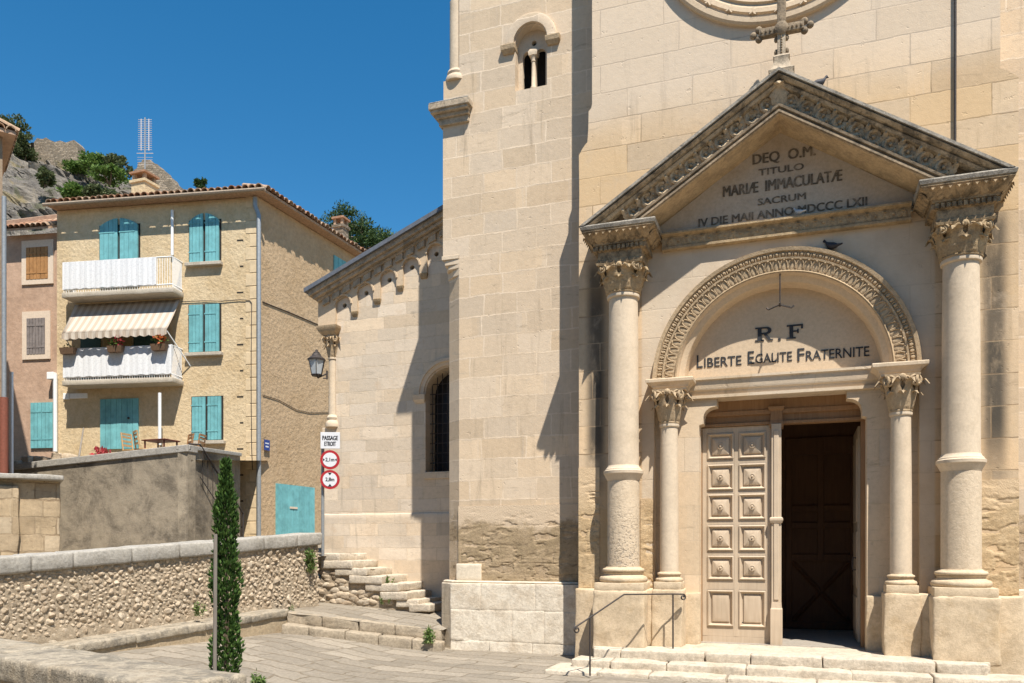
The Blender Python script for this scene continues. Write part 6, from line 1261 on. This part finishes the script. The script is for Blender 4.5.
for i, (px, w) in enumerate(((18, .5), (30, .35), (43, .5), (60, .45), (70, .3))):
    p = bp(px, 452, 24.6); mb = MB(); mb.rough(p.x - w / 2, p.x + w / 2, p.y - .2, p.y + .2, 3.9, 4.30 + .1 * r.random() + i * .05, .09, .07, .05, 170 + i); tag(mb.build('loose_stone', M_RUB, smooth=45), ('leftmost loose block of stone on the terrace edge', 'second loose stone from the left on the terrace edge', 'loose stone under the teal shutter of the pink house', 'loose stone right of the pink house teal shutter', 'small loose stone at the foot of the white downpipe')[i], 'stone', 'loose stones on the terrace edge')
# roof aerial
ac = bp(145, 175, 29.5); ae = thing('roof_aerial', 'twin television aerial on a mast above the ochre roof', 'aerial', ac); zt_ = CZ + (HY - 119) * 29.5 / 810
mb = MB(); mb.tube([(ac.x, ac.y, ac.z - 1.2), (ac.x, ac.y, zt_ + .05)], .025, 6); mb.build('mast', M_ZINC, ae)
R1 = rt_
for sgn in (-1, 1):
    mb = MB(); b = Vector((ac.x, ac.y, 0)) + R1 * sgn * .14; mb.tube([(b.x, b.y, zt_ - 1.15), (b.x, b.y, zt_)], .02, 5)
    for i in range(15):
        z = zt_ - 1.12 + i * .078; mb.tube([tuple(b - R1 * .11 + Vector((0, 0, z))), tuple(b + R1 * .11 + Vector((0, 0, z)))], .011, 4)
    mb.build('dipole_array', M_ALU, ae)
mb = MB(); mb.tube([tuple(Vector((ac.x, ac.y, zt_ - 1.25)) - R1 * .3), tuple(Vector((ac.x, ac.y, zt_ - 1.25)) + R1 * .3)], .015, 5)
for i in range(4): mb.tube([tuple(Vector((ac.x, ac.y, zt_ - 1.4 - i * .09)) - R1 * .28), tuple(Vector((ac.x, ac.y, zt_ - 1.4 - i * .09)) + R1 * .28)], .008, 4)
mb.build('reflector', M_ALU, ae)
# pigeons
def pigeon(label, p, rot, m, sc=1.0):
    secs = [(-.16, .10, .005, .012), (-.15, .10, .022, .012), (-.08, .095, .035, .022), (-.03, .10, .055, .05), (.03, .105, .062, .062), (.08, .125, .052, .056), (.11, .16, .036, .04), (.125, .195, .028, .03), (.14, .215, .027, .028), (.160, .213, .018, .02), (.175, .207, .007, .007), (.195, .203, .002, .002)]
    n = 10; vs = []; fs = []
    for x, z, a, b in secs:
        for i in range(n): t = 2 * pi * i / n; vs.append((x, a * cos(t), z + b * sin(t)))
    for k in range(len(secs) - 1):
        for i in range(n): j = (i + 1) % n; fs.append((k * n + i, k * n + j, (k + 1) * n + j, (k + 1) * n + i))
    fs += [tuple(range(n)), tuple(range(len(vs) - 1, len(vs) - n - 1, -1))]; mb = MB(); mb.add(vs, fs)
    for e in (-1, 1): mb.tube([(.01, e * .022, .055), (.015, e * .022, 0), (.035, e * .022, 0)], .006, 5)
    tag(mb.build('pigeon', m, smooth=60, M=T(*p) @ RZ(rot) @ Matrix.Scale(sc, 4)), label, 'bird', 'pigeons on the portal')
M_PD = simple('dark_feathers', (.035, .035, .042), .6, .3, 40); M_PG = simple('pale_grey_feathers', (.55, .54, .53), .7, .2, 40)
pigeon('dark pigeon crouching on top of the portal arch', (fx(833, 12.25), 12.245, fz(833, 252, 12.25)), pi - .45, M_PD, .85)
pigeon('dark bird perched on the right slope of the pediment', (fx(818, 11.75), 11.75, za(0) - abs(fx(818, 11.75) - XC) * TA), .5, M_PD, .85)
pigeon('pale grey pigeon on the carved ledge under the inscription', (fx(800, 12.2), 12.19, 6.352), 2.6, M_PG, .62)

# ------------------------------------------------------------------ unseen houses added behind the camera to block sky light
for i, (x0, x1, h, m, lb) in enumerate(((-34, -13, 11.5, M_PINK, 'unseen long pink house added across the street to block sky light'), (-12.9, 5, 13.5, M_GREYW, 'unseen grey rendered house added opposite the church door to block sky light'), (5.1, 26, 12, M_BROWN, 'unseen brown house added opposite the church to the right to block sky light'))):
    oh = thing('house', lb, 'house', (x0, -13, 0)); mb = MB(); mb.box(x0, x1, -22, -13, -.5, h); mb.build('wall', m, oh)
    mb = MB(); mb.hexa([(x0 - .2, -22.4, h), (x1 - .05, -22.4, h), (x1 - .05, -12.6, h), (x0 - .2, -12.6, h)], [(x0 - .2, -18.4, h + 1.6), (x1 - .05, -18.4, h + 1.6), (x1 - .05, -12.6, h + .12), (x0 - .2, -12.6, h + .12)]); mb.build('roof', M_TILE, oh)
    n = int((x1 - x0) / 4.2)
    for k in range(n):
        for z in (1.2, 4.4, 7.6):
            c = lerp(x0, x1, (k + .5) / n); mb = MB(); mb.box(c - .55, c + .55, -13.05, -12.95, z, z + 1.7); mb.build('shutter', M_GRSH, oh)
